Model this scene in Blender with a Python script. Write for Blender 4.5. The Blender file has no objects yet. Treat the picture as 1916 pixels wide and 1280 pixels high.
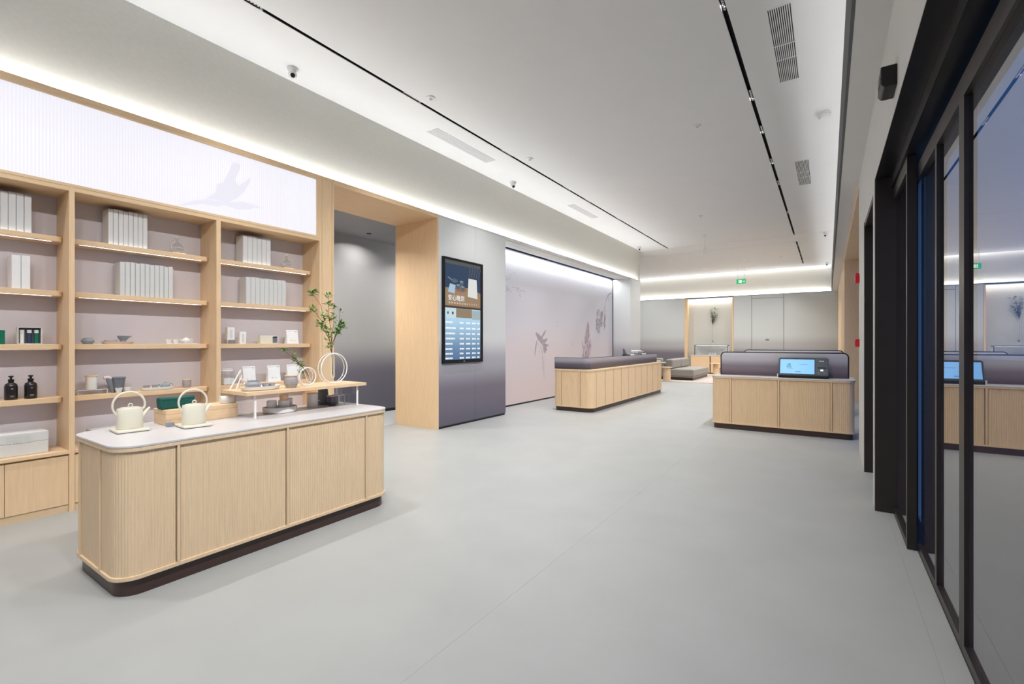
import bpy, bmesh, math, random
from mathutils import Vector, Matrix
random.seed(7)
sc = bpy.context.scene
COL = sc.collection
PI = math.pi

# ------------------------------------------------------------------ camera, world, exposure
cam_d = bpy.data.cameras.new('camera'); cam = bpy.data.objects.new('camera', cam_d); COL.objects.link(cam)
cam.location = (0, 0, 1.4)
cam.rotation_euler = (PI / 2, 0, math.radians(33.885))
cam_d.sensor_width = 36; cam_d.lens = 880 / 1916 * 36; cam_d.shift_y = 1 / 1916
cam_d.clip_start = 0.02; cam_d.clip_end = 300
sc.camera = cam
w = bpy.data.worlds.new('dusk_sky'); sc.world = w; w.use_nodes = True
bg = w.node_tree.nodes['Background']; bg.inputs[0].default_value = (0.10, 0.25, 0.62, 1); bg.inputs[1].default_value = 0.85
sc.view_settings.view_transform = 'Standard'; sc.view_settings.look = 'None'
sc.view_settings.gamma = 1; sc.view_settings.use_curve_mapping = False
sc.view_settings.exposure = 0.20
sc.cycles.max_bounces = 8

COVE_W = 5.4        # watts per metre of cove strip
RCOVE_W = 1.15       # watts per metre of the shopfront-side cove strip
TRACK_W = 11.0      # watts per lamp module of the shelf-side track
WASH_W = 30.0       # watts per tilted lamp module of the shopfront-side tracks

# ------------------------------------------------------------------ materials
MATS = {}
def nodes(name):
    m = bpy.data.materials.new(name); m.use_nodes = True; MATS[name] = m
    nt = m.node_tree; return m, nt, nt.nodes['Principled BSDF']
def lin(r, g, b):
    f = lambda c: (c / 255 / 12.92) if c / 255 <= .04045 else ((c / 255 + .055) / 1.055) ** 2.4
    return (f(r), f(g), f(b), 1)
def plain(name, rgb, rough=.5, metal=0, var=.04, scale=12, spec=.5, bump=0, stretch=(1, 1, 1)):
    m, nt, b = nodes(name)
    c = lin(*rgb)
    tc = nt.nodes.new('ShaderNodeTexCoord'); mp = nt.nodes.new('ShaderNodeMapping'); mp.inputs['Scale'].default_value = stretch
    nz = nt.nodes.new('ShaderNodeTexNoise'); nz.inputs['Scale'].default_value = scale; nz.inputs['Detail'].default_value = 3
    cr = nt.nodes.new('ShaderNodeValToRGB')
    cr.color_ramp.elements[0].position = .3; cr.color_ramp.elements[1].position = .7
    cr.color_ramp.elements[0].color = tuple(v * (1 - var) for v in c[:3]) + (1,)
    cr.color_ramp.elements[1].color = tuple(min(1, v * (1 + var)) for v in c[:3]) + (1,)
    L = nt.links.new
    L(tc.outputs['Object'], mp.inputs[0]); L(mp.outputs[0], nz.inputs[0]); L(nz.outputs[0], cr.inputs[0]); L(cr.outputs[0], b.inputs['Base Color'])
    b.inputs['Roughness'].default_value = rough; b.inputs['Metallic'].default_value = metal
    b.inputs['Specular IOR Level'].default_value = spec
    if bump:
        bp = nt.nodes.new('ShaderNodeBump'); bp.inputs['Strength'].default_value = bump; bp.inputs['Distance'].default_value = .004
        L(nz.outputs[0], bp.inputs['Height']); L(bp.outputs[0], b.inputs['Normal'])
    return m
def wood(name, rgb, axis='z'):
    st = {'z': (9, 9, .5), 'y': (9, .5, 9), 'x': (.5, 9, 9)}[axis]
    m = plain(name, rgb, .5, 0, .055, 9, .35, .03, st)
    return m
def ramp_z(name, stops, z0, z1, rough=.35, spec=.5):
    """panel printed with a vertical colour fade (stops over world height)"""
    m, nt, b = nodes(name); L = nt.links.new
    g = nt.nodes.new('ShaderNodeNewGeometry'); s = nt.nodes.new('ShaderNodeSeparateXYZ'); mr = nt.nodes.new('ShaderNodeMapRange')
    mr.inputs['From Min'].default_value = z0; mr.inputs['From Max'].default_value = z1
    cr = nt.nodes.new('ShaderNodeValToRGB'); cr.color_ramp.interpolation = 'EASE'
    el = cr.color_ramp.elements
    el[0].position, el[0].color = stops[0][0], lin(*stops[0][1]); el[1].position, el[1].color = stops[-1][0], lin(*stops[-1][1])
    for p, c in stops[1:-1]:
        e = el.new(p); e.color = lin(*c)
    L(g.outputs['Position'], s.inputs[0]); L(s.outputs['Z'], mr.inputs['Value']); L(mr.outputs[0], cr.inputs[0]); L(cr.outputs[0], b.inputs['Base Color'])
    b.inputs['Roughness'].default_value = rough; b.inputs['Specular IOR Level'].default_value = spec
    return m
def emit(name, rgb, strength, diffuse=None):
    m, nt, b = nodes(name)
    b.inputs['Base Color'].default_value = lin(*(diffuse or (20, 20, 20))); b.inputs['Roughness'].default_value = .3
    b.inputs['Emission Color'].default_value = lin(*rgb); b.inputs['Emission Strength'].default_value = strength
    return m
def glass(name, tint=(255, 255, 255), ior=1.45, rough=0.0, film=None, sheets=1):
    m = bpy.data.materials.new(name); m.use_nodes = True; MATS[name] = m; nt = m.node_tree; L = nt.links.new
    nt.nodes.remove(nt.nodes['Principled BSDF']); out = nt.nodes['Material Output']
    fr = nt.nodes.new('ShaderNodeFresnel'); fr.inputs['IOR'].default_value = ior
    t = nt.nodes.new('ShaderNodeBsdfTransparent'); t.inputs[0].default_value = lin(*tint)
    gl = nt.nodes.new('ShaderNodeBsdfGlossy'); gl.inputs['Roughness'].default_value = rough
    base = t
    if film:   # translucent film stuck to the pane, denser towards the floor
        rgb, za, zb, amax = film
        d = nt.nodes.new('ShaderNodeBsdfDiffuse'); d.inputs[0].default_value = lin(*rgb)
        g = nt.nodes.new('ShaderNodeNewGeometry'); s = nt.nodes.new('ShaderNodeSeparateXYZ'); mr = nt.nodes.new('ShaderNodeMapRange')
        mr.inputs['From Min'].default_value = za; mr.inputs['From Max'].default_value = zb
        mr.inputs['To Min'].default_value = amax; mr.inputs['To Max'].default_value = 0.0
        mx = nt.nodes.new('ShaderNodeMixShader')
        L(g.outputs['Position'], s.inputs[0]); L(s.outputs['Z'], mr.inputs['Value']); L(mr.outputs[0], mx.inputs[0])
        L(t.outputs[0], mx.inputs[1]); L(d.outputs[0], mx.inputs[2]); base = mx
    m2 = nt.nodes.new('ShaderNodeMixShader')
    gb_ = nt.nodes.new('ShaderNodeNewGeometry'); ma = nt.nodes.new('ShaderNodeMath'); ma.operation = 'SUBTRACT'; ma.inputs[0].default_value = 1
    mu_ = nt.nodes.new('ShaderNodeMath'); mu_.operation = 'MULTIPLY'
    ad = nt.nodes.new('ShaderNodeMath'); ad.operation = 'MULTIPLY_ADD'; ad.inputs[1].default_value = 2 * sheets - 1; ad.inputs[2].default_value = 1; L(fr.outputs[0], ad.inputs[0])   # all faces of the thin glazing: 2nR / (1 + (2n - 1)R)
    dv = nt.nodes.new('ShaderNodeMath'); dv.operation = 'DIVIDE'; L(fr.outputs[0], dv.inputs[0]); L(ad.outputs[0], dv.inputs[1])
    tw = nt.nodes.new('ShaderNodeMath'); tw.operation = 'MULTIPLY'; tw.inputs[1].default_value = 2 * sheets; L(dv.outputs[0], tw.inputs[0])
    L(gb_.outputs['Backfacing'], ma.inputs[1]); L(tw.outputs[0], mu_.inputs[0]); L(ma.outputs[0], mu_.inputs[1])
    L(mu_.outputs[0], m2.inputs[0]); L(base.outputs[0], m2.inputs[1]); L(gl.outputs[0], m2.inputs[2]); L(m2.outputs[0], out.inputs[0])
    return m

OAK = wood('light_oak', (226, 196, 158)); OAKY = wood('light_oak_lengthwise', (226, 196, 158), 'y'); OAKX = wood('light_oak_crosswise', (226, 196, 158), 'x')
CTR = wood('counter_oak', (222, 196, 162)); CTRY = wood('counter_oak_lengthwise', (222, 196, 162), 'y')
FLOOR = plain('microcement', (163, 165, 164), .42, 0, .035, 2.2, .4, .02)
CEIL = plain('ceiling_paint', (232, 232, 232), .8, 0, .008, 3, .2)
PLASTER = plain('beige_plaster', (226, 224, 216), .85, 0, .02, 24, .2, .10, (1, 1, 1.5))
WHITEW = plain('white_wall_paint', (214, 213, 210), .7, 0, .01, 3, .3)
GREYP = plain('grey_paint', (150, 150, 152), .7, 0, .02, 3)
FASC = plain('fascia_grey', (92, 93, 96), .7, 0, .01, 3)
BACKP = plain('mauve_back_panel', (212, 205, 208), .7, 0, .015, 4, .3)
OMBRE = ramp_z('ombre_wall_panel', [(0, (94, 90, 104)), (.16, (110, 105, 118)), (.30, (160, 158, 166)), (.44, (206, 207, 208)), (1, (222, 225, 225))], 0, 3.46)
OMBRED = ramp_z('ombre_corridor_shaded', [(0, (96, 93, 105)), (.22, (106, 103, 114)), (.42, (164, 163, 162)), (1, (164, 164, 166))], 0, 3.46)  # upper tones darker than the other panels, passage shade put into the colour
OMBREB = ramp_z('ombre_back_wall', [(0, (94, 90, 102)), (.24, (116, 113, 122)), (.36, (176, 176, 178)), (.5, (200, 205, 206)), (1, (204, 210, 212))], 0, 3.5)
OMBREG = ramp_z('ombre_counter_screen', [(0, (86, 70, 80)), (.35, (124, 114, 122)), (.75, (184, 181, 188)), (1, (206, 204, 208))], .85, 1.25, .2)
OMBREO = ramp_z('ombre_order_screen', [(0, (66, 58, 68)), (.35, (92, 86, 96)), (.8, (164, 161, 170)), (1, (184, 182, 188))], .855, 1.10, .2)
MURAL = ramp_z('mural_ground', [(0, (204, 190, 190)), (.3, (206, 196, 199)), (.6, (200, 199, 208)), (1, (206, 208, 216))], 0, 3.44, .5, .3)
DARKW = plain('dark_walnut_plinth', (64, 46, 40), .35, 0, .08, 8, .5, 0, (6, 6, 1))
BLACKM = plain('black_metal', (26, 26, 28), .4, .3, .05, 20)
BRONZE = plain('bronze_frame', (52, 46, 46), .38, .35, .05, 8)
DKBRONZE = plain('dark_bronze_soffit', (36, 35, 38), .3, .3, .05, 8)
STONE = plain('pale_stone_top', (204, 201, 202), .3, 0, .02, 14, .5)
CREAM = plain('cream_enamel', (222, 217, 200), .35, 0, .01, 6)
WHITE = plain('white_porcelain', (232, 230, 226), .25, 0, .01, 6)
PAPER = plain('white_paper_board', (232, 233, 234), .6, 0, .02, 8)
PAPER2 = plain('grey_paper_board', (208, 209, 208), .6, 0, .02, 8)
GREYC = plain('grey_stoneware', (150, 152, 158), .45, 0, .08, 60)
BLUEC = plain('blue_grey_stoneware', (140, 152, 160), .4, 0, .05, 30)
JARC = plain('taupe_stoneware', (168, 162, 162), .55, 0, .10, 50, .4, .1)
PINKC = plain('pink_clay', (216, 196, 186), .6, 0, .04, 20)
DKGREY = plain('dark_grey_fabric', (112, 117, 125), .7, 0, .05, 40)
BLACKG = plain('black_bottle', (34, 30, 32), .22, 0, .04, 10)
TEAL = plain('teal_cloth', (14, 82, 76), .6, 0, .10, 50, .4, .2)
GREEN = plain('green_tin', (20, 110, 84), .3, 0, .05, 10)
NAVY = plain('navy_tea', (50, 60, 90), .4, 0, .1, 40)
SOFA = plain('grey_sofa_fabric', (150, 147, 142), .9, 0, .06, 90, .2, .3)
SOFAL = plain('sofa_piping', (90, 88, 86), .9, 0, .05, 60, .2)
RUG = plain('beige_rug', (190, 178, 172), .95, 0, .06, 40, .1, .2)
LEAF = plain('leaf_green', (92, 142, 52), .5, 0, .35, 30)
LEAFD = plain('dark_leaf_green', (60, 92, 52), .5, 0, .3, 30)
STEM = plain('brown_stem', (92, 72, 52), .7, 0, .1, 40)
RED = plain('red_alarm_plastic', (196, 16, 28), .35, 0, .03, 10)
WPLAST = plain('white_plastic', (228, 228, 228), .4, 0, .01, 10)
VENTW = plain('pale_vent_paint', (214, 214, 216), .6, 0, .01, 10)
SLOT = plain('slot_black', (14, 14, 15), .8, 0, .02, 10)
STEEL = plain('steel', (190, 192, 196), .25, .9, .03, 10)
INK = plain('grey_ink', (158, 148, 156), .8, 0, .15, 14)
INKL = plain('pale_ink', (188, 182, 188), .8, 0, .1, 14)
INKP = plain('pink_ink', (182, 162, 172), .8, 0, .15, 14)
INKB = plain('brown_ink', (58, 50, 54), .8, 0, .1, 14)
PAVE = plain('outside_paving', (60, 64, 72), .8, 0, .1, 2)
LED = emit('led_white', (248, 246, 255), 9.0)
LEDS = emit('led_soft', (255, 252, 246), 4.0)
LIGHTBOX = emit('light_box_face', (240, 238, 247), .80, (100, 99, 106))
BIRDP = emit('bird_print', (233, 231, 240), .768, (104, 102, 112))
ACRYL = glass('clear_acrylic', (246, 248, 250), 1.5)
ACRYE = plain('acrylic_edge_highlight', (244, 242, 240), .15, 0, .02, 10)  # opaque white painting the bright highlights on clear acrylic and glass edges
CLEAR = glass('clear_glass', (250, 252, 252), 1.75)
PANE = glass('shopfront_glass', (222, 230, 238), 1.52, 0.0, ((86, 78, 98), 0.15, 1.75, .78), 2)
SHGLASS = glass('window_glass', (235, 240, 248), 1.5)

# ------------------------------------------------------------------ mesh building
class MB:
    def __init__(s): s.v = []; s.f = []
    def add(s, vs, fs):
        o = len(s.v); s.v += [tuple(v) for v in vs]; s.f += [tuple(i + o for i in f) for f in fs]; return s
    def box(s, x0, x1, y0, y1, z0, z1):
        x0, x1 = min(x0, x1), max(x0, x1); y0, y1 = min(y0, y1), max(y0, y1); z0, z1 = min(z0, z1), max(z0, z1)
        v = [(x0, y0, z0), (x1, y0, z0), (x1, y1, z0), (x0, y1, z0), (x0, y0, z1), (x1, y0, z1), (x1, y1, z1), (x0, y1, z1)]
        return s.add(v, [(0, 3, 2, 1), (4, 5, 6, 7), (0, 1, 5, 4), (1, 2, 6, 5), (2, 3, 7, 6), (3, 0, 4, 7)])
    def prism(s, poly, z0, z1):
        n = len(poly)
        v = [(x, y, z0) for x, y in poly] + [(x, y, z1) for x, y in poly]
        f = [tuple(range(n - 1, -1, -1)), tuple(range(n, 2 * n))] + [(i, (i + 1) % n, n + (i + 1) % n, n + i) for i in range(n)]
        return s.add(v, f)
    def slabx(s, poly, x0, x1):            # polygon in (y, z) thickened along x; ccw seen from +x
        n = len(poly)
        v = [(x0, y, z) for y, z in poly] + [(x1, y, z) for y, z in poly]
        f = [tuple(range(n - 1, -1, -1)), tuple(range(n, 2 * n))] + [(i, (i + 1) % n, n + (i + 1) % n, n + i) for i in range(n)]
        return s.add(v, f)
    def slaby(s, poly, y0, y1):            # polygon in (x, z) thickened along y
        n = len(poly)
        v = [(x, y0, z) for x, z in poly] + [(x, y1, z) for x, z in poly]
        f = [tuple(range(n)), tuple(range(2 * n - 1, n - 1, -1))] + [(i, n + i, n + (i + 1) % n, (i + 1) % n) for i in range(n)]
        return s.add(v, f)
    def lathe(s, prof, n=20, c=(0, 0, 0), sx=1, sy=1):
        v = []; f = []; k = len(prof)
        for i in range(n):
            a = 2 * PI * i / n
            for r, z in prof: v.append((c[0] + r * math.cos(a) * sx, c[1] + r * math.sin(a) * sy, c[2] + z))
        for i in range(n):
            j = (i + 1) % n
            for q in range(k - 1): f.append((i * k + q, j * k + q, j * k + q + 1, i * k + q + 1))
        s.add(v, f)
        if prof[0][0] > 1e-5: s.f.append(tuple(len(s.v) - n * k + i * k for i in range(n - 1, -1, -1)))
        if prof[-1][0] > 1e-5: s.f.append(tuple(len(s.v) - n * k + i * k + k - 1 for i in range(n)))
        return s
    def tube(s, pts, rad, n=8, cap=True):
        pts = [Vector(p) for p in pts]; m = len(pts)
        rad = rad if isinstance(rad, (list, tuple)) else [rad] * m
        v = []; up = None
        for i, p in enumerate(pts):
            t = (pts[min(i + 1, m - 1)] - pts[max(i - 1, 0)]).normalized()
            if up is None: up = Vector((0, 0, 1)) if abs(t.z) < .9 else Vector((1, 0, 0))
            a = t.cross(up).normalized(); b = a.cross(t).normalized(); up = b
            for k in range(n):
                g = 2 * PI * k / n
                v.append(p + a * math.cos(g) * rad[i] + b * math.sin(g) * rad[i])
        f = [(i * n + k, i * n + (k + 1) % n, (i + 1) * n + (k + 1) % n, (i + 1) * n + k) for i in range(m - 1) for k in range(n)]
        if cap: f += [tuple(range(n - 1, -1, -1)), tuple(range((m - 1) * n, m * n))]
        return s.add([tuple(q) for q in v], f)
    def ring(s, c, R, r, plane='yz', n=28, k=8, a0=0, a1=2 * PI, flat=None):
        full = abs(a1 - a0 - 2 * PI) < 1e-4
        pts = []
        m = n if full else n + 1
        base = len(s.v); v = []; f = []
        for i in range(m):
            a = a0 + (a1 - a0) * i / n
            for q in range(k):
                g = 2 * PI * q / k + (PI / 4 if k == 4 else 0)
                rr = r[0] if isinstance(r, tuple) else r; dd = r[1] if isinstance(r, tuple) else r
                rad = R + rr * math.cos(g); d = dd * math.sin(g)
                if plane == 'yz': v.append((c[0] + d, c[1] + rad * math.cos(a), c[2] + rad * math.sin(a)))
                elif plane == 'xz': v.append((c[0] + rad * math.cos(a), c[1] + d, c[2] + rad * math.sin(a)))
                else: v.append((c[0] + rad * math.cos(a), c[1] + rad * math.sin(a), c[2] + d))
        for i in range(n if full else n):
            j = (i + 1) % m
            for q in range(k): f.append((i * k + q, i * k + (q + 1) % k, j * k + (q + 1) % k, j * k + q))
        if not full: f += [tuple(range(k)), tuple(range((m - 1) * k, m * k))]
        return s.add(v, f)
def obj(name, mb, mat, parent=None, loc=None, smooth=False, bevel=0, seg=2):
    me = bpy.data.meshes.new(name); me.from_pydata(mb.v, [], mb.f); me.update()
    bm = bmesh.new(); bm.from_mesh(me); bmesh.ops.recalc_face_normals(bm, faces=bm.faces); bm.to_mesh(me); bm.free()
    me.materials.append(mat)
    if smooth:
        for p in me.polygons: p.use_smooth = True
        me.set_sharp_from_angle(angle=math.radians(40))
    o = bpy.data.objects.new(name, me); COL.objects.link(o)
    if parent: o.parent = parent
    if loc: o.location = loc
    if bevel:
        b = o.modifiers.new('edge', 'BEVEL'); b.width = bevel; b.segments = seg; b.limit_method = 'ANGLE'
    return o
def tag(o, label, cat, group=None, kind=None):
    o['label'] = label; o['category'] = cat
    if group: o['group'] = group
    if kind: o['kind'] = kind
    return o
def thing(name, label, cat, loc=(0, 0, 0), rz=0, group=None, kind=None):
    o = bpy.data.objects.new(name, None); COL.objects.link(o); o.empty_display_size = .1
    o.location = loc; o.rotation_euler = (0, 0, rz)
    return tag(o, label, cat, group, kind)
def struct(name, mb, mat, label, cat, parent=None, **k):
    o = obj(name, mb, mat, parent, **k)
    return tag(o, label, cat, None, 'structure')
def rr(x0, y0, x1, y1, r, n=8):
    """rounded rectangle outline, ccw, starting on the y0 side at x0 + r"""
    p = []
    for cx, cy, a in ((x1 - r, y0 + r, -PI / 2), (x1 - r, y1 - r, 0), (x0 + r, y1 - r, PI / 2), (x0 + r, y0 + r, PI)):
        for i in range(n + 1):
            t = a + PI / 2 * i / n; p.append((cx + r * math.cos(t), cy + r * math.sin(t)))
    return p
def along(path, step):
    """resample a polyline; returns [(x, y, nx, ny, s)] with outward normals for a ccw path"""
    out = []; s = 0; acc = 0
    for (x0, y0), (x1, y1) in zip(path[:-1], path[1:]):
        l = math.hypot(x1 - x0, y1 - y0)
        if l < 1e-9: continue
        while acc <= s + l:
            t = (acc - s) / l; out.append((x0 + (x1 - x0) * t, y0 + (y1 - y0) * t, (y1 - y0) / l, -(x1 - x0) / l, acc)); acc += step
        s += l
    return out, s
def cut(path, s0, s1):
    """part of a polyline between arc lengths s0 and s1"""
    out = []; s = 0
    for (x0, y0), (x1, y1) in zip(path[:-1], path[1:]):
        l = math.hypot(x1 - x0, y1 - y0)
        if l < 1e-9: continue
        if s + l >= s0 and s <= s1:
            a = max(s0, s); b = min(s1, s + l)
            pa = (x0 + (x1 - x0) * (a - s) / l, y0 + (y1 - y0) * (a - s) / l); pb = (x0 + (x1 - x0) * (b - s) / l, y0 + (y1 - y0) * (b - s) / l)
            if not out: out.append(pa)
            out.append(pb)
        s += l
    return out
def ribbed(path, z0, z1, pitch=.022, depth=.006):
    """vertical reeds following a plan outline, standing proud of it"""
    mb = MB(); pts, L = along(path, pitch / 5)
    v = []; f = []
    for i, (x, y, nx, ny, s) in enumerate(pts):
        ph = i % 5
        d = (0, .8, 1, 1, .8)[ph] * depth
        v += [(x + nx * d, y + ny * d, z0), (x + nx * d, y + ny * d, z1)]
    n = len(pts)
    for i in range(n - 1): f.append((2 * i, 2 * i + 2, 2 * i + 3, 2 * i + 1))
    return mb.add(v, f)
def strip(path, z0, z1, t0, t1):
    """band that follows a plan outline between offsets t0 and t1"""
    mb = MB(); pts, L = along(path, .0033); v = []; f = []
    for x, y, nx, ny, s in pts:
        v += [(x + nx * t0, y + ny * t0, z0), (x + nx * t1, y + ny * t1, z0), (x + nx * t1, y + ny * t1, z1), (x + nx * t0, y + ny * t0, z1)]
    n = len(pts)
    for i in range(n - 1):
        a, b = 4 * i, 4 * i + 4
        for q in range(4): f.append((a + q, b + q, b + (q + 1) % 4, a + (q + 1) % 4))
    f += [(0, 1, 2, 3), (4 * n - 4, 4 * n - 3, 4 * n - 2, 4 * n - 1)]
    return mb.add(v, f)
def arealight(name, loc, sx, sy, watts, rot=(0, 0, 0), color=(1, 1, 1), spread=180, parent=None):
    d = bpy.data.lights.new(name, 'AREA'); d.shape = 'RECTANGLE'; d.size = sx; d.size_y = sy; d.energy = watts; d.color = color
    d.spread = math.radians(spread)
    o = bpy.data.objects.new(name, d); COL.objects.link(o); o.location = loc; o.rotation_euler = rot
    if parent: o.parent = parent
    return o
def text(name, body, size, mat, parent, loc, rot, align='LEFT'):
    c = bpy.data.curves.new(name, 'FONT'); c.body = body; c.size = size; c.align_x = align; c.extrude = .0004
    o = bpy.data.objects.new(name + '_tmp', c); COL.objects.link(o)
    dg = bpy.context.evaluated_depsgraph_get(); me = bpy.data.meshes.new_from_object(o.evaluated_get(dg))
    bpy.data.objects.remove(o); me.materials.clear(); me.materials.append(mat)
    q = bpy.data.objects.new(name, me); COL.objects.link(q); q.parent = parent; q.location = loc; q.rotation_euler = rot
    return q
ORD = ['first', 'second', 'third', 'fourth', 'fifth', 'sixth', 'seventh', 'eighth', 'ninth', 'tenth', 'eleventh', 'twelfth', 'thirteenth', 'fourteenth']

# ------------------------------------------------------------------ setting: floor, ceiling, walls
CZ = 4.5; WT = 3.46; XL = -5.2; YB = 22.75; XF = .33; XR = .13
fl = thing('floor', 'smooth pale grey cement floor with hairline joints', 'floor', kind='structure')
J = .0004
xs = [-9.4, -5.2, -1.455, .40, .75]; ys = [-2.6, 23.3]
obj('subfloor', MB().box(-9.4, .75, -2.6, 23.3, -.2, -.002), GREYP, fl)
for i in range(4):
    for k in range(1):
        obj('floor_slab', MB().box(xs[i] + J, xs[i + 1] - J, ys[k] + (J if i > 0 else J), ys[k + 1] - J, -.002, 0), FLOOR, fl)
struct('ground', MB().box(.76, 60, -40, 60, -.4, -.2), PAVE, 'dark paving outside the shopfront', 'pavement')

ce = thing('ceiling', 'white plaster ceiling with narrow black lighting slots', 'ceiling', kind='structure')
S = .022   # half slot width
def cpanel(x0, x1, y0, y1): obj('ceiling_panel', MB().box(x0, x1, y0, y1, CZ, CZ + .06), CEIL, ce)
TX1, TX2 = -4.372, -.80
cpanel(-5.30, TX1 - S, -2.6, 15.76); cpanel(TX1 + S, TX2 - S, -2.6, 15.76); cpanel(TX2 + S, .40, -2.6, 15.76)
cpanel(-9.4, .40, 15.775, 16.84)
cpanel(-9.4, TX2 - S, 16.855, 22.62); cpanel(TX2 + S, .40, 16.855, 22.62)
cpanel(TX2 - S + .001, TX2 + S - .001, 21.68, 22.62)
cpanel(-9.4, -5.31, 15.62, 15.76)
obj('slot_lid', MB().box(-9.5, .75, -2.7, 23.4, CZ + .12, CZ + .2), SLOT, ce)
struct('trim_1', MB().box(XR - .01, XR + .01, -2.6, 22.75, WT, 4.10), FASC, 'narrow grey cove upstand along the ceiling edge above the shopfront', 'fascia')
struct('trim_2', MB().box(XR + .011, .75, -2.6, 22.75, WT, WT + .03), WHITEW, 'white lowered soffit running above the shopfront', 'soffit')

struct('wall_right_upper', MB().box(.36, .75, -2.6, 22.87, WT + .031, CZ), WHITEW, 'white wall inside the cove above the shopfront', 'wall')
tag(obj('cove_led_strip', MB().box(.20, .24, -2.4, 22.6, 4.005, 4.025).box(.241, .359, -2.4, 22.6, 4.005, 4.01), WPLAST), 'white strip lamp lying in the cove above the shopfront', 'strip lamp')
for i in range(10):
    arealight('cove_light', (.22, -2.4 + 2.5 * (i + .5), 4.04), .03, 2.48, RCOVE_W * 2.5, (PI, math.radians(-30), 0))

# left: plaster bulkhead over the ledge
struct('wall_left_upper', MB().box(-5.40, -5.28, -2.6, 15.62, WT - .04, CZ), PLASTER, 'beige plaster band above the cove light on the shelf side', 'wall')
struct('trim_9', MB().box(XL - .012, XL + .002, -2.6, 5.622, WT - .035, WT + .004), OAKY, 'oak lip edging the cove above shelving and portal', 'ledge')
struct('trim_3', MB().box(XL - .08, XL - .013, -2.6, 15.43, WT - .035, WT - .02).box(XL - .012, XL, 5.623, 15.43, WT - .035, WT + .004), WHITEW, 'thin pale ledge hiding the cove light along the mural side', 'ledge')
n_l = 8
for i in range(n_l):
    y0 = -2.4 + i * (15.40 + 2.4) / n_l; l = (15.40 + 2.4) / n_l
    arealight('cove_light', (-5.242, y0 + l / 2, WT - .012), .03, l, COVE_W * l, (PI, math.radians(24), 0), (.98, .99, 1.0))
obj_led = tag(obj('cove_led_strip', MB().box(-5.262, -5.222, -2.4, 15.40, WT - .0195, WT - .015), WPLAST), 'white strip lamp lying in the cove above the shelf side', 'strip lamp')

# left: ombre panel pier, corridor, mural recess
wl = thing('wall_left', 'ombre grey wall panels on the shelf side', 'wall', kind='structure')
for a, b in ((5.625, 6.56), (6.563, 7.50)):
    obj('wall_panel', MB().box(XL - .03, XL, a, b, .035, WT - .036), OMBRE, wl)
obj('wall_core', MB().box(-6.16, XL - .031, 5.65, 7.50, 0, WT - .036), GREYP, wl)
obj('return_panel', MB().box(-5.77, XL - .002, 7.501, 7.52, .035, WT - .04), OMBRE, wl)
obj('skirting', MB().box(XL - .03, XL - .006, 5.625, 7.50, 0, .034), BLACKM, wl)
obj('pier_panel', MB().box(-5.77, XL, 14.46, 15.43, .035, WT - .036), OMBRE, wl)
obj('pier_skirting', MB().box(-5.76, XL - .006, 14.466, 15.42, 0, .034), BLACKM, wl)
struct('wall_left_rear', MB().box(XL - .1, XL, -2.6, .03, 0, WT - .036), OMBRE, 'ombre grey wall before the shelving', 'wall')
mu = thing('mural', 'pale pink and grey mural wall panel with faint plant drawings', 'mural', kind='structure')
obj('mural_board', MB().box(-5.82, -5.78, 7.53, 14.45, .035, 3.40), MURAL, mu)
obj('mural_skirting', MB().box(-5.81, -5.785, 7.53, 14.45, 0, .034), BLACKM, mu)
obj('mural_frame', MB().box(-5.79, -5.765, 14.43, 14.459, .035, 3.40), BLACKM, mu)
obj('mural_top_frame', MB().box(-5.79, -5.772, 7.53, 14.43, 3.385, 3.40), BLACKM, mu)
struct('trim_4', MB().box(-5.66, XL - .09, 7.53, 14.45, 3.43, 3.45), WHITEW, 'pale soffit over the mural recess', 'soffit')
for i in range(4):
    arealight('mural_wash_light', (-5.70, 7.55 + 1.72 * (i + .5), 3.425), .02, 1.70, 11, (0, math.radians(14), 0), (.97, .98, 1.0))
struct('wall_left_outer', MB().box(-5.95, -5.83, 7.53, 15.40, 0, WT), GREYP, 'hidden wall behind the mural', 'wall')

# corridor behind the oak portal
struct('wall_corridor', MB().box(-7.56, -7.48, .5, 9.5, 0, 3.5), OMBRED, 'ombre wall inside the passage beyond the oak portal, shade put into its colour', 'wall')
struct('ceiling_corridor', MB().box(-7.48, -6.16, .5, 9.5, 3.42, 3.46), GREYP, 'grey ceiling of the passage beyond the oak portal', 'ceiling')
struct('wall_corridor_end', MB().box(-7.48, -6.16, 9.42, 9.5, 0, 3.42).box(-7.48, -6.16, .5, .58, 0, 3.42), GREYP, 'grey end walls of the passage', 'wall')
struct('wall_corridor_inner', MB().box(-6.24, -6.165, .58, 3.60, 0, 3.42).box(-6.24, -6.165, 5.66, 9.42, 0, 3.42), GREYP, 'grey wall of the passage behind the shelving', 'wall')
struct('baseboard_corridor', MB().box(-7.479, -7.465, .6, 9.4, 0, .05), BLACKM, 'black skirting along the passage wall', 'skirting')
pt = thing('trim_5', 'light oak portal lining the passage opening beside the shelving', 'portal', kind='structure')
obj('portal_jamb', MB().box(-6.16, XL + .004, 5.585, 5.622, 0, 3.43), OAK, pt)
obj('portal_jamb', MB().box(-6.16, XL + .004, 3.665, 3.69, 0, 3.43), OAK, pt)
obj('portal_head', MB().box(-6.16, XL + .004, 3.691, 5.584, 3.40, 3.43), OAKY, pt)
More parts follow.
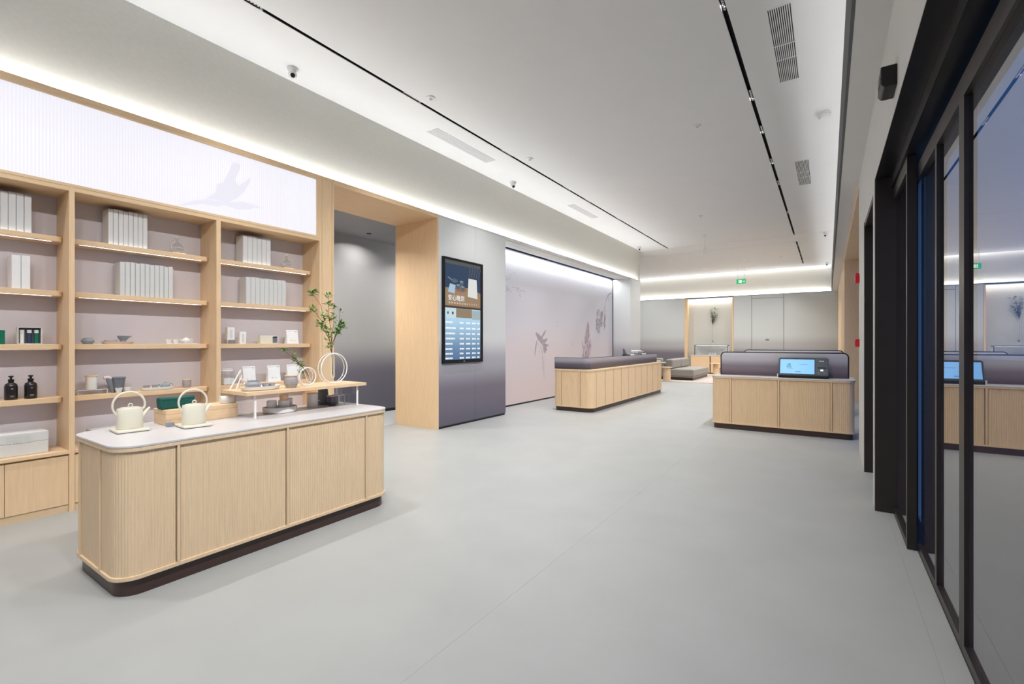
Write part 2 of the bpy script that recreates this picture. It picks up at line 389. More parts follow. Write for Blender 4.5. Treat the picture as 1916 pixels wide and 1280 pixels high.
def downlight(x, y, z, watts, label):
    dl = thing('downlight', label, 'downlight', (x, y, z), 0, 'small recessed downlights')
    obj('trim_ring', MB().ring((0, 0, -.004), .042, .005, 'xy', 18, 6), BLACKM if z < 4 else WPLAST, dl, smooth=True)
    obj('lens', MB().lathe([(0, -.003), (.035, -.003), (.035, -.001)], 16), STEEL if z < 4 else WPLAST, dl)
    arealight('downlight_lamp', (0, 0, -.006), .06, .06, watts, (0, 0, 0), (1, .97, .93), 145, dl)
for yy, wt, lb in ((4.3, 50, 'near'), (5.75, 10, 'middle'), (7.6, 60, 'far')):  # near and far lamps are added to brighten the passage
    downlight(-6.6 if wt > 20 else -7.05, yy, 3.42, wt, 'added black fill downlight at the %s end of the passage ceiling' % lb if wt > 20 else 'small black downlight in the middle of the passage ceiling')

# far end: back wall, lounge alcove
wb = thing('wall_back', 'grey ombre panel wall at the far end of the room', 'wall', kind='structure')
for a, b in ((-9.4, -7.55), (-7.547, -5.56), (-3.465, -2.755), (-1.535, .345), (-2.742, -1.548)):
    top = 3.30 if a == -2.742 else WT
    obj('wall_panel', MB().box(a, b, YB, YB + .03, 0, top), OMBREB, wb)
    if top < WT: obj('wall_panel', MB().box(a, b, YB, YB + .03, 3.312, WT), OMBREB, wb)
obj('wall_core', MB().box(-9.4, -5.57, YB + .031, 23.2, 0, WT).box(-3.46, .6, YB + .031, 23.2, 0, WT), BLACKM, wb)
obj('niche_core', MB().box(-5.56, -3.47, YB + .22, 23.2, 0, WT), GREYP, wb)
obj('door_plate', MB().box(-2.23, -2.06, YB - .004, YB - .001, 1.50, 1.515).box(-2.20, -2.09, YB - .004, YB - .001, 1.53, 1.55), BLACKM, wb)
struct('wall_back_upper', MB().box(-9.4, .13, YB + .12, 23.3, WT, CZ + .1), PLASTER, 'beige plaster band above the cove light at the far end', 'wall')
struct('trim_6', MB().box(-9.4, .13, YB - .002, YB + .012, WT - .02, WT + .012), GREYP, 'thin ledge hiding the cove light at the far end', 'ledge')
arealight('cove_light', (-2.5, YB + .06, WT + .004), 5.2, .03, COVE_W * 3.4, (math.radians(172), 0, 0)); arealight('cove_light', (-7.2, YB + .06, WT + .004), 4.2, .03, COVE_W * 2.7, (math.radians(172), 0, 0))
arealight('ceiling_slot_light', (-2.5, YB + .03, CZ + .10), 5.2, .03, COVE_W * 2.4, (math.radians(10), 0, 0)); arealight('ceiling_slot_light', (-7.2, YB + .03, CZ + .10), 4.2, .03, COVE_W * 2, (math.radians(10), 0, 0))
struct('wall_alcove', MB().box(-9.5, -9.4, 15.4, 23.3, 0, CZ), OMBREB, 'grey ombre wall beside the lounge', 'wall')
struct('wall_alcove_front', MB().box(-9.4, -5.78, 15.42, 15.60, 0, CZ), GREYP, 'grey wall between mural and lounge', 'wall')
ni = thing('trim_7', 'oak framed niche with a pale panel on the far wall', 'niche', kind='structure')
obj('niche_side', MB().box(-5.56, -5.42, YB - .02, YB + .21, 0, WT - .03), OAK, ni)
obj('niche_side', MB().box(-3.52, -3.467, YB - .02, YB + .21, 0, WT - .03), OAK, ni)
obj('niche_back', MB().box(-5.419, -3.521, YB + .20, YB + .215, 0, WT - .03), plain('niche_linen', (200, 200, 194), .8, 0, .02, 20), ni)
obj('niche_head', MB().box(-5.56, -3.467, YB - .01, YB + .01, WT - .028, WT - .001), BLACKM, ni)
arealight('niche_light', (-4.47, YB + .15, WT - .05), 1.85, .02, 14, (math.radians(10), 0, 0), (1, .96, .9))

# right: shopfront wall
wr = thing('wall_right', 'white painted wall over the dark framed shopfront', 'wall', kind='structure')
DZ = 2.76; DZ2 = 2.70
obj('wall_over_doors', MB().box(XF, .75, -2.6, 4.93, DZ + .006, WT), WHITEW, wr)
obj('wall_pier', MB().box(XF, .75, 4.985, 5.20, 0, WT), WHITEW, wr)
obj('wall_over_side_door', MB().box(XF, .75, 5.201, 6.35, DZ2, WT), WHITEW, wr)
obj('wall_end', MB().box(XF, .75, 6.395, 7.46, 0, WT), WHITEW, wr)
obj('wall_pier_head', MB().box(XF, .75, 4.931, 4.984, DZ + .006, WT).box(XF, .75, 6.351, 6.394, DZ2, WT), WHITEW, wr)
ba = thing('trim_8', 'light oak lined window bay beyond the shopfront doors', 'window bay', kind='structure')
obj('bay_head', MB().box(XF, .75, 7.461, 13.8, 3.375, WT - .001), OAKY, ba)
obj('bay_side', MB().box(XF, 1.1, 13.801, 13.86, 0, WT - .001), OAK, ba)
obj('bay_far_wall', MB().box(XF, .42, 13.861, YB - .003, 0, WT - .001), OAK, ba)
obj('bay_sill', MB().box(.66, .75, 7.461, 13.8, 0, .06), BRONZE, ba)
w1 = thing('window_1', 'tall window of the oak lined bay', 'window', kind='structure')
for y in (7.5, 9.6, 11.7, 13.75): obj('mullion', MB().box(.68, .74, y - .03, y + .03, .061, 3.374), BRONZE, w1)
for a, b in ((7.53, 9.57), (9.63, 11.67), (11.73, 13.72)): obj('pane', MB().box(.70, .712, a, b, .061, 3.374), SHGLASS, w1)
struct('wall_rear', MB().box(-5.2, .75, -2.7, -2.6, 0, CZ), WHITEW, 'white wall behind the viewer', 'wall')

# shopfront: dark reveal + sliding doors
sf = thing('door_1', 'dark bronze framed sliding glass shopfront doors', 'glass door', kind='structure')
obj('portal_soffit', MB().box(XF - .004, .60, -2.6, 4.984, DZ - .004, DZ + .005), DKBRONZE, sf)
obj('portal_jamb', MB().box(XF - .004, .60, 4.93, 4.984, 0, DZ - .005), BRONZE, sf)
def leaf(x0, x1, ya, yb, zt, stile, first, last):
    """one framed glass leaf in its own track plane"""
    xm = (x0 + x1) / 2
    if first: obj('stile', MB().box(x0, x1, ya, ya + stile, 0.004, zt), BRONZE, sf)
    if last: obj('stile', MB().box(x0, x1, yb - stile, yb, 0.004, zt), BRONZE, sf)
    a = ya + (stile if first else 0); b = yb - (stile if last else 0)
    obj('bottom_rail', MB().box(x0, x1, a, b, .004, .052), BRONZE, sf)
    obj('top_rail', MB().box(x0, x1, a, b, zt - .10, zt), BRONZE, sf)
    obj('pane', MB().box(xm - .006, xm + .006, a + .001, b - .001, .053, zt - .101), PANE, sf)
leaf(.445, .495, 4.135, 4.928, 2.66, .05, True, False)
leaf(.502, .545, 3.49, 4.13, 2.60, .045, True, False)
leaf(.502, .545, 2.90, 3.489, 2.60, .05, True, False)
leaf(.502, .545, .9, 2.899, 2.60, .045, True, True)
leaf(.502, .545, -1.1, .899, 2.60, .045, True, True)
obj('head_track', MB().box(.43, .60, -2.6, 4.928, 2.665, DZ - .005), DKBRONZE, sf)
obj('threshold', MB().box(.50, .60, -2.6, 4.928, .0003, .0035), BRONZE, sf)
sd = thing('door_2', 'dark framed side door in the white wall beyond the pilaster', 'door', kind='structure')
obj('door_jamb', MB().box(XF - .003, .60, 6.351, 6.394, 0, DZ2 - .001), BRONZE, sd)
obj('door_jamb', MB().box(XF + .016, .60, 5.201, 5.23, 0, DZ2 - .001), BRONZE, sd)
obj('door_head', MB().box(XF + .001, .60, 5.231, 6.35, DZ2 - .05, DZ2 - .001), BRONZE, sd)
obj('bottom_rail', MB().box(.42, .46, 5.231, 6.35, .004, .10), BRONZE, sd)
obj('top_rail', MB().box(.42, .46, 5.231, 6.35, 2.55, 2.649), BRONZE, sd)
obj('pane', MB().box(.434, .446, 5.232, 6.349, .101, 2.549), PANE, sd)

# ------------------------------------------------------------------ track lamps in the ceiling slots
def track(x, y0, y1, mods, label, watts, tilt, spread, fwd=0):
    t = thing('track_light', label, 'track light', (x, 0, CZ), 0, 'black ceiling tracks')
    obj('channel', MB().box(-.021, .021, y0, y1, .05, .058).box(-.021, -.017, y0, y1, .003, .05).box(.017, .021, y0, y1, .003, .05), SLOT, t)
    for m in mods:
        h = obj('lamp_module', MB().box(-.0165, .0165, m - .16, m + .16, .012, .045), BLACKM, t)
        q = MB()
        for k in range(10): q.box(-.009, .009, m - .15 + k * .03, m - .13 + k * .03, .0095, .0115)
        obj('lens_row', q, STEEL, h)
        arealight('track_lamp', (0, m, -.009), .03, .3, watts, (math.radians(fwd), math.radians(tilt), 0), (1, .99, .975), spread, t)
track(TX1, -2.0, 15.74, (.2, 2.2, 4.25, 6.35, 8.5, 9.5, 11.3, 13.4, 15.0), 'long black ceiling track nearest the shelving', TRACK_W, 0, 85, 8)
track(TX2, -2.0, 15.74, (-1.6, -.4, .8, 2.0, 3.2, 4.62, 6.6, 7.75, 9.2, 10.5, 13.0), 'long black ceiling track nearest the shopfront', WASH_W, 26, 118, 14)  # modules nearest the viewer are extra, added out of view to brighten the foreground
track(TX2, 16.87, 21.66, (17.6, 19.2, 20.9), 'short black ceiling track towards the far wall', WASH_W, 20, 115)
for x, y, lb in ((-5.0, 18.2, 'added fill downlight in the ceiling over the near end of the sofa'), (-7.2, 18.4, 'added fill downlight in the ceiling over the second sofa'), (-4.4, 20.8, 'added fill downlight in the ceiling before the far niche'), (-7.2, 21.0, 'added fill downlight in the ceiling in the far lounge corner'), (-2.6, 19.4, 'added fill downlight in the far ceiling behind the kiosk counters')):
    downlight(x, y, CZ, 40, lb)  # lounge lamps added to brighten the far end, with fixtures made to suit

# ------------------------------------------------------------------ shelving unit along the left wall
SH = thing('shelving_unit', 'wall length light oak shelving with mauve back panels under a glowing light box', 'shelving', (XL, 0, 0))
DEP = -.36
posts = [(.03, .056), (1.185, 1.22), (2.312, 2.353), (3.49, 3.662)]
bays = [(.056, 1.185), (1.22, 2.312), (2.353, 3.49)]
SHZ = [2.288, 1.832, 1.386, .942]
for a, b in posts:
    if b < 3: obj('upright', MB().box(DEP, 0, a, b, 0, 2.69), OAK, SH)
    else:
        obj('upright', MB().box(DEP, -.001, a, 3.523, 0, 2.69).box(-.05, -.001, 3.468, 3.523, 2.69, WT - .036), OAK, SH)
        obj('upright', MB().box(DEP, 0, 3.526, 3.662, 0, WT - .036), OAK, SH)
for i, (a, b) in enumerate(bays):
    obj('back_panel', MB().box(DEP - .02, DEP - .001, a - .01, b + .01, .48, 2.69), BACKP, SH)
    obj('boxes_uplight', MB().box(-.172, -.166, a + .10, b - .10, SHZ[0] + .0003, SHZ[0] + .002), LEDS, SH)
    obj('bay_top', MB().box(DEP, -.002, a, b, 2.655, 2.69), OAKY, SH)
    obj('ledge', MB().box(DEP, .008, a + .0005, b - .0005, .483, .507), OAKY, SH)
    obj('cabinet_carcass', MB().box(DEP, -.03, a, b, .05, .482), OAKY, SH)
    obj('kickboard', MB().box(-.06, -.018, a, b, 0, .062), CTRY, SH)
    mid = .8185 if i == 0 else (a + b) / 2
    for p, q in ((a + .003, mid - .002), (mid + .002, b - .003)):
        obj('cabinet_door', MB().box(-.029, -.006, p, q, .066, .466), OAK, SH)
    for k, z in enumerate(SHZ):
        n = 6; r = .05; x1 = -.15; x0 = DEP
        pl = [(x0, a + .001), (x1 - r, a + .001)] + [(x1 - r + r * math.sin(t * PI / 2 / n), a + .001 + r - r * math.cos(t * PI / 2 / n)) for t in range(1, n + 1)]
        pl += [(x1 - r + r * math.cos(t * PI / 2 / n), b - .001 - r + r * math.sin(t * PI / 2 / n)) for t in range(0, n + 1)] + [(x0, b - .001)]
        s_ = obj('shelf', MB().prism(pl, z - .044, z), OAKY, SH, bevel=.003)
        obj('led_strip', MB().box(x1 - .030, x1 - .022, a + .07, b - .07, z - .0443, z - .0435), LED, s_)
obj('lower_rail', MB().box(-.06, 0, .03, 3.467, 2.691, 2.714), OAKY, SH)
obj('top_rail', MB().box(-.06, .002, .03, 3.467, 3.402, WT - .036), OAKY, SH)
obj('end_rail', MB().box(-.06, -.001, 3.453, 3.467, 2.715, 3.401), OAK, SH)
obj('light_box_core', MB().box(-.30, -.02, .03, 3.452, 2.715, 3.401), WPLAST, SH)
fl_ = MB(); v = []; f = []
N = 640; L_ = 3.452 - .03
for i in range(N + 1):
    y = .03 + L_ * i / N; d = (0, .0016, .0022, .0016)[i % 4]
    v += [(-.016 + d, y, 2.715), (-.016 + d, y, 3.401)]
for i in range(N): f.append((2 * i, 2 * i + 2, 2 * i + 3, 2 * i + 1))
LBX = obj('light_box_face', fl_.add(v, f), LIGHTBOX, SH)
bird = [[(1.955, 2.72), (2.10, 2.80), (2.22, 2.85), (2.36, 2.86), (2.50, 2.885), (2.57, 2.915), (2.70, 2.905), (2.797, 2.886), (2.70, 2.875), (2.66, 2.85), (2.53, 2.815), (2.40, 2.83), (2.315, 2.80), (2.18, 2.79), (2.06, 2.75)],
        [(2.22, 2.86), (2.31, 2.94), (2.32, 3.03), (2.38, 3.06), (2.44, 3.20), (2.476, 3.304), (2.551, 3.308), (2.55, 3.26), (2.50, 3.12), (2.53, 3.07), (2.60, 3.13), (2.64, 3.18), (2.667, 3.175), (2.60, 3.03), (2.52, 2.93), (2.42, 2.87)]]
bm_ = MB()
for p in bird: bm_.slabx(p, -.0128, -.0120)
obj('bird_print', bm_, BIRDP, LBX)

# ------------------------------------------------------------------ counters
def counter(name, label, x0, x1, y0, y1, r, ztop, posts_s, ribs, lipz=.098, group=None, pw=.007, plain_s=(), top=STONE, wmat=None):
    """reeded oak counter; posts_s are arc lengths of the upright strips along the outline"""
    wm = wmat or CTR
    c = thing(name, label, 'counter', ((x0 + x1) / 2, (y0 + y1) / 2, 0), 0, group)
    cx, cy = (x0 + x1) / 2, (y0 + y1) / 2
    X0, X1, Y0, Y1 = x0 - cx, x1 - cx, y0 - cy, y1 - cy
    path = rr(X0, Y0, X1, Y1, r, 10); path = [(X0 + r, Y0)] + path + [(X0 + r, Y0)]
    tot = along(path, .01)[1]
    zt = ztop - .036
    obj('plinth', MB().prism(rr(X0 + .012, Y0 + .012, X1 - .012, Y1 - .012, r), .0005, lipz - .001), DARKW, c, smooth=True)
    obj('base_lip', MB().prism(rr(X0 - .012, Y0 - .012, X1 + .012, Y1 + .012, r + .012), lipz, lipz + .022), wm, c, bevel=.002)
    obj('carcass', MB().prism(rr(X0 + .018, Y0 + .018, X1 - .018, Y1 - .018, r), lipz + .022, zt), wm, c, smooth=True)
    ps = sorted(posts_s)
    for i, s0 in enumerate(ps):
        s1 = ps[(i + 1) % len(ps)]
        a, b = s0 + pw + .004, (s1 if s1 > s0 else tot + s1) - pw - .004
        seg = cut(path, a, min(b, tot)) + (cut(path, 0, b - tot)[1:] if b > tot else [])
        if len(seg) < 2: continue
        if i in plain_s: obj('plain_panel', strip(seg, lipz + .022, zt, -.017, .001), wm, c)
        else: obj('reeded_panel', ribbed(seg, lipz + .022, zt, ribs, ribs * .15), wm, c, smooth=True)
        obj('post', strip(cut(path, max(s0 - pw, 0), s0 + pw), lipz + .022, zt, -.017, .013), wm, c)
    obj('top_rim', MB().prism(rr(X0 - .014, Y0 - .014, X1 + .014, Y1 + .014, r + .014), zt, ztop - .0145), wm, c, bevel=.002)
    obj('worktop', MB().prism(rr(X0 - .016, Y0 - .016, X1 + .016, Y1 + .016, r + .016), ztop - .014, ztop), top, c, bevel=.003)
    return c
# display counter in front: outline starts on the near end at x0 + r
DC = dict(x0=-3.91, x1=-3.17, y0=.915, y1=2.80, r=.11)
def s_front(y, d): # arc length of a post on the x1 side
    return (d['x1'] - d['x0'] - 2 * d['r']) + PI / 2 * d['r'] + (y - d['y0'] - d['r'])
sp = [.03, -3.415 - (-3.91 + .11), s_front(1.20, DC), s_front(1.872, DC), s_front(2.552, DC)]
sp += [s_front(DC['y1'] - .11, DC) + PI / 2 * .11 + .04, s_front(DC['y1'] - .11, DC) + PI / 2 * .11 + (DC['x1'] - DC['x0'] - .22) - .04]
counter('display_counter', 'long reeded oak counter with pale stone top carrying two cream kettles', ztop=.835, posts_s=sp, ribs=.0155, lipz=.092, plain_s=(0,), **DC)
# order counter by the mural
OC = dict(x0=-4.76, x1=-3.88, y0=8.62, y1=13.40, r=.13)
sp = [.06, .48] + [s_front(8.83 + .46 * i, OC) for i in range(10)] + [s_front(13.24, OC)]
sp += [s_front(OC['y1'] - .13, OC) + PI / 2 * .13 + .3]
oc = counter('order_counter', 'long oak order counter with dark ombre screen in front of the mural', ztop=.854, posts_s=sp, ribs=.026, pw=.013, lipz=.085, top=CTRY, wmat=OAK, **OC)
pth = [(-4.74 - oc.location.x, 8.66 - oc.location.y)]
pth = [(-4.74, 8.67)] + [(-4.10 + .12 * math.sin(t * PI / 20), 8.79 - .12 * math.cos(t * PI / 20)) for t in range(11)] + [(-3.98, 13.20)]
pth = [(x - oc.location.x, y - oc.location.y) for x, y in pth]
obj('screen', strip(pth, .8545, 1.083, -.02, 0), OMBREO, oc, smooth=True)
obj('screen_cap', strip(pth, 1.083, 1.092, -.021, .001), BLACKM, oc, smooth=True)
obj('screen_end', MB().box(pth[0][0] - .006, pth[0][0], pth[0][1] - .002, pth[0][1] + .022, .8545, 1.092), BLACKM, oc)
# kiosk counters by the shopfront
def kiosk_counter(dy, label):
    d = dict(x0=-1.585, x1=.315, y0=8.28 + dy, y1=9.02 + dy, r=.09)
    sp = [-1.306 - d['x0'] - d['r'], -.627 - d['x0'] - d['r'], .042 - d['x0'] - d['r'], s_front(8.75 + dy, d), s_front(d['y1'] - .09, d) + PI / 2 * .09 + .8]
    c = counter('kiosk_counter', label, ztop=.857, posts_s=sp, ribs=.022, pw=.013, lipz=.085, group='kiosk counters by the window bay', wmat=OAK, **d)
    ox, oy = c.location.x, c.location.y
    Y = 8.66 + dy
    n = 8; r = .06
    pl = lambda x0, x1, z0, z1, r: [(x0, z0), (x1, z0)] + [(x1 - r + r * math.cos(t * PI / 2 / n), z1 - r + r * math.sin(t * PI / 2 / n)) for t in range(n + 1)] + [(x0 + r - r * math.sin(t * PI / 2 / n), z1 - r + r * math.cos(t * PI / 2 / n)) for t in range(n + 1)]
    obj('screen', MB().slaby(pl(-1.505 - ox, .248 - ox, .8575, 1.229, r), Y - .010 - oy, Y + .010 - oy), OMBREG, c)
    path = pl(-1.512 - ox, .255 - ox, .8575, 1.236, r + .007)[1:] + [(-1.512 - ox, .8575)]
    obj('screen_frame', MB().tube([(x, Y - oy, z) for x, z in path], .011, 8), BLACKM, c, smooth=True)
    return c
k1 = kiosk_counter(0, 'oak kiosk counter with the lit ordering terminal on top')
k2 = kiosk_counter(2.70, 'second oak kiosk counter, screen just showing above the nearer kiosk counter')

# ------------------------------------------------------------------ ordering terminal
kt = thing('ordering_terminal', 'black ordering terminal with bright blue touch screen on the kiosk counter', 'terminal', (-.315, 8.46, .8572))
obj('base', MB().box(-.325, .325, -.09, .10, 0, .045), BLACKM, kt, bevel=.008)
T = math.radians(22)
def tilt(mb):  # lean the screen back about the x axis
    mb.v = [(x, -.085 + (y + .085) * math.cos(T) + (z - .045) * math.sin(T), .045 + (z - .045) * math.cos(T) - (y + .085) * math.sin(T)) for x, y, z in mb.v]; return mb
body = obj('housing', tilt(MB().slaby([(-.325, .046), (.325, .046), (.325, .315), (.30, .335), (-.30, .335), (-.325, .315)], -.085, -.03)), plain('terminal_slate', (52, 62, 70), .35, .2, .05, 30), kt, bevel=.004)
obj('bezel', tilt(MB().box(-.315, .158, -.0875, -.0855, .058, .322)), BLACKM, body)
SCRB = emit('terminal_screen_blue', (120, 190, 255), .95)
scr = obj('screen', tilt(MB().box(-.302, .148, -.0895, -.088, .068, .300)), SCRB, body)
obj('screen_print', tilt(MB().box(-.20, -.16, -.0905, -.0897, .19, .235).box(-.215, -.19, -.0905, -.0897, .165, .195).box(-.185, -.15, -.0905, -.0897, .165, .185)), emit('screen_teal', (40, 160, 190), .7), scr)
obj('screen_line', tilt(MB().box(-.05, .06, -.0905, -.0897, .215, .220).box(-.20, -.13, -.0905, -.0897, .150, .155).box(-.10, -.03, -.0905, -.0897, .095, .107)), emit('screen_dark_blue', (70, 120, 190), .7), scr)
obj('card_slot', tilt(MB().box(.185, .295, -.0875, -.0855, .165, .177)), SLOT, body)
obj('indicator', tilt(MB().box(.222, .258, -.0885, -.0855, .118, .145)), emit('indicator_white', (255, 255, 255), .9), body)
obj('maker_mark', tilt(MB().box(.205, .215, -.0868, -.0855, .272, .282).box(.22, .232, -.0868, -.0855, .272, .282).box(.237, .249, -.0868, -.0855, .272, .282).box(.254, .266, -.0868, -.0855, .272, .282)), WPLAST, body)
obj('keypad_ring', tilt(MB().ring((.21, -.086, .092), .014, .002, 'xz', 14, 6).ring((.27, -.086, .092), .014, .002, 'xz', 14, 6)), GREYP, body)
obj('webcam', tilt(MB().box(-.12, -.06, -.088, -.0855, .306, .316)), SLOT, body)
tag(obj('hand_scanner_tab', MB().box(-.345, -.329, -.06, -.02, 0, .055), WPLAST, None, (-.315, 8.46, .8572)), 'small white tab against the left edge of the ordering terminal', 'tab')

# ------------------------------------------------------------------ menu screen on the ombre pier
ms = thing('menu_screen', 'tall black framed menu display on the ombre pier', 'screen', (XL, 6.22, 1.055))
def yz(a): return [(y - 6.22, z - 1.055) for y, z in a]
obj('frame', MB().box(.001, .040, -.528, .530, 0, 1.75), BLACKM, ms, bevel=.004)
def flat(poly, x, mat, name='screen_print', par=ms): return obj(name, MB().slabx(yz(poly), x, x + .0012), mat, par)
rect = lambda y0, y1, z0, z1: [(y0, z0), (y1, z0), (y1, z1), (y0, z1)]
up = flat(rect(5.735, 6.665, 1.985, 2.76), .0405, emit('menu_dark_blue', (52, 74, 104), .62), 'upper_image')
flat(rect(5.735, 6.665, 2.70, 2.76), .0418, emit('menu_grey_top', (96, 98, 96), .6), 'screen_print', up)
flat([(5.735, 1.985), (6.665, 1.985), (6.665, 2.27), (6.35, 2.34), (5.735, 2.30)], .0418, emit('menu_table', (178, 150, 116), .62), 'table_print', up)
flat(rect(5.735, 6.665, 1.985, 2.01), .0431, emit('menu_brown_line', (96, 74, 56), .6), 'table_edge_print', up)
flat([(6.31, 2.19), (6.58, 2.165), (6.555, 2.50), (6.33, 2.505)], .0431, emit('menu_white_box', (236, 236, 232), .75), 'box_print', up)
flat([(5.80, 2.235), (5.965, 2.215), (5.99, 2.36), (5.85, 2.375)], .0431, emit('menu_card', (178, 208, 232), .75), 'card_print', up)
ell = lambda y, z, a, b, n=18, t0=0, t1=2 * PI: [(y + a * math.cos(t0 + (t1 - t0) * i / n), z + b * math.sin(t0 + (t1 - t0) * i / n)) for i in range(n)]
flat(ell(6.125, 2.30, .155, .05), .0444, emit('menu_tray', (176, 120, 92), .62), 'tray_print', up)
MC = emit('menu_cup', (96, 116, 130), .6); MC2 = emit('menu_cup_rim', (150, 170, 182), .6)
for y, z in ((6.05, 2.335), (6.17, 2.315), (6.14, 2.40)):
    flat(ell(y, z, .05, .045), .0457, MC, 'cup_print', up); flat(ell(y, z + .03, .046, .016), .0470, MC2, 'cup_rim_print', up)
flat(ell(5.96, 2.43, .085, .035), .0457, MC, 'pot_print', up); flat([(5.79, 2.47), (5.90, 2.425), (5.90, 2.445), (5.795, 2.485)], .0457, MC2, 'handle_print', up)
for k in range(5): flat([(6.34 + .065 * k, 2.53), (6.345 + .065 * k, 2.53), (6.37 + .075 * k, 2.69), (6.36 + .075 * k, 2.69)], .0444, emit('menu_slat%d' % k, (150, 140, 124), .5), 'slat_print', up)
WT_ = emit('menu_text_white', (245, 245, 245), .95)
text('headline', '安心晚到', .105, WT_, ms, (.0445, 5.80 - 6.22, 2.105 - 1.055), (PI / 2, 0, PI / 2))
b = MB()
for k in range(12): b.box(.0433, .0443, 5.82 - 6.22 + k * .066, 5.82 - 6.22 + k * .066 + (.038 if k < 7 else .022), 2.045 - 1.055, 2.075 - 1.055)
obj('subtitle_print', b, emit('menu_text_soft', (220, 200, 180), .7), up)
lo = obj('lower_image', MB().slabx(yz(rect(5.735, 6.665, 1.115, 1.975)), .0405, .0417), ramp_z('menu_lower_blue', [(0, (120, 150, 180)), (1, (160, 180, 190))], 1.1, 2.0), ms)
nt = MATS['menu_lower_blue'].node_tree; bs = nt.nodes['Principled BSDF']; cr = [n for n in nt.nodes if n.type == 'VALTORGB'][0]
for e, c_ in zip(cr.color_ramp.elements, ((62, 88, 116), (140, 168, 186))): e.color = lin(*c_)
nt.links.new(cr.outputs[0], bs.inputs['Emission Color']); bs.inputs['Emission Strength'].default_value = .85
flat(rect(5.735, 6.00, 1.80, 1.975), .0420, emit('menu_pale_card', (206, 226, 232), .8), 'badge_print', lo)
flat(rect(6.43, 6.665, 1.80, 1.96), .0420, emit('menu_pale_card2', (178, 196, 200), .7), 'badge_print', lo)
flat(rect(6.005, 6.425, 1.82, 1.972), .0420, emit('menu_sand', (170, 150, 122), .6), 'sand_print', lo)
for y in (5.80, 5.92): flat(ell(y, 1.89, .02, .024), .0433, emit('menu_badge%d' % int(y * 100), (70, 130, 140) if y < 5.9 else (20, 30, 36), .6), 'mark_print', lo)
random.seed(3); b = MB()
for k, z in enumerate((1.735, 1.64, 1.55, 1.465, 1.38, 1.295, 1.215, 1.14)):
    def run(y0, y1):
        y = y0
        while y < y1 - .02:
            wd = random.uniform(.018, .035); b.box(.0420, .0428, y - 6.22, min(y + wd, y1) - 6.22, z - .014 - 1.055, z + .014 - 1.055); y += wd + .010
    run(5.745, 5.745 + random.uniform(.14, .27))
    for a, e in ((6.10, 6.22), (6.27, 6.38), (6.43, 6.53), (6.58, 6.65)): run(a, e)
obj('menu_rows_print', b, WT_, lo)
obj('logo_mark', MB().box(.0402, .041, -.02, .02, .02, .035), GREYP, ms)

# ------------------------------------------------------------------ mural drawings (flat ink on the board)
def ink(name, strokes, mat, x=-5.7795):
    """brush strokes: each a polyline in (y, z) with widths"""
    mb = MB(); x0_ = x
    for k_, (pts, wd) in enumerate(strokes):
        x = x0_ + (k_ % 60) * 4e-5; m = len(pts); Lh = []; R = []
        for i, (y, z) in enumerate(pts):
            a = pts[max(i - 1, 0)]; c_ = pts[min(i + 1, m - 1)]; dx, dz = c_[0] - a[0], c_[1] - a[1]; l = math.hypot(dx, dz) or 1
            h = 1.35 * wd * (math.sin(PI * (i + .35) / (m - .3)) * .8 + .2) / 2
            Lh.append((y - dz / l * h, z + dx / l * h)); R.append((y + dz / l * h, z - dx / l * h))
        n = len(mb.v)
        mb.v += [(x, *p) for p in Lh] + [(x, *p) for p in R]
        mb.f += [(n + i, n + i + 1, n + m + i + 1, n + m + i) for i in range(m - 1)]
    o = obj(name, mb, mat, mu); o['kind'] = 'stuff'; return o
def bez(a, c, b, n=10): return [((1 - t) ** 2 * a[0] + 2 * t * (1 - t) * c[0] + t * t * b[0], (1 - t) ** 2 * a[1] + 2 * t * (1 - t) * c[1] + t * t * b[1]) for t in [i / n for i in range(n + 1)]]
random.seed(11)
ink('flower_drawing', [(bez((9.70, 1.48), (9.60, 1.30), (9.58, 1.08)), .04), (bez((9.62, 1.63), (9.80, 1.52), (9.95, 1.36)), .10), (bez((9.74, 1.56), (9.88, 1.48), (10.02, 1.30)), .07),
    (bez((9.90, 1.52), (10.0, 1.60), (10.10, 1.71)), .05), (bez((9.86, 1.42), (10.02, 1.40), (10.18, 1.50)), .07), (bez((9.90, 1.40), (10.05, 1.30), (10.24, 1.34)), .06), (bez((9.93, 1.38), (10.08, 1.24), (10.16, 1.20)), .08),
    (bez((9.98, 1.30), (10.04, 1.18), (10.10, 1.14)), .06), (bez((9.86, 1.58), (9.92, 1.48), (9.98, 1.40)), .06)], INK)
ink('flower_stem_drawing', [(bez((9.90, 1.36), (10.05, 1.1), (10.10, .86)), .022), (bez((9.80, 1.40), (9.92, 1.2), (9.98, .90)), .03), (bez((9.86, 1.30), (9.98, 1.1), (9.94, .70)), .05), (bez((9.92, 1.2), (10.0, .9), (10.02, .5)), .05), (bez((9.72, 1.44), (9.80, 1.2), (9.82, .96)), .015)], INKL)
st = []; st2 = []
for k in range(130):
    z = random.uniform(.70, 1.80); half = .30 * (1.85 - z) / .85 if z > 1.3 else .26
    y = 12.50 + random.uniform(-half, half) + (z - 1.3) * .12; l = random.uniform(.1, .28)
    (st if random.random() < .5 else st2).append((bez((y, z), (y + random.uniform(-.06, .06), z + l / 2), (y + random.uniform(-.05, .07), z + l), 5), random.uniform(.015, .045)))
ink('reed_drawing', st, INK); ink('reed_pink_drawing', st2, INKP)
st = [(bez((14.40, 2.98), (14.05, 3.02), (13.85, 2.62)), .03), (bez((13.85, 2.62), (13.78, 2.45), (13.80, 2.30)), .03), (bez((14.20, 2.95), (14.1, 2.8), (14.12, 2.66)), .02), (bez((14.42, 2.96), (14.44, 2.8), (14.43, 2.74)), .03)]
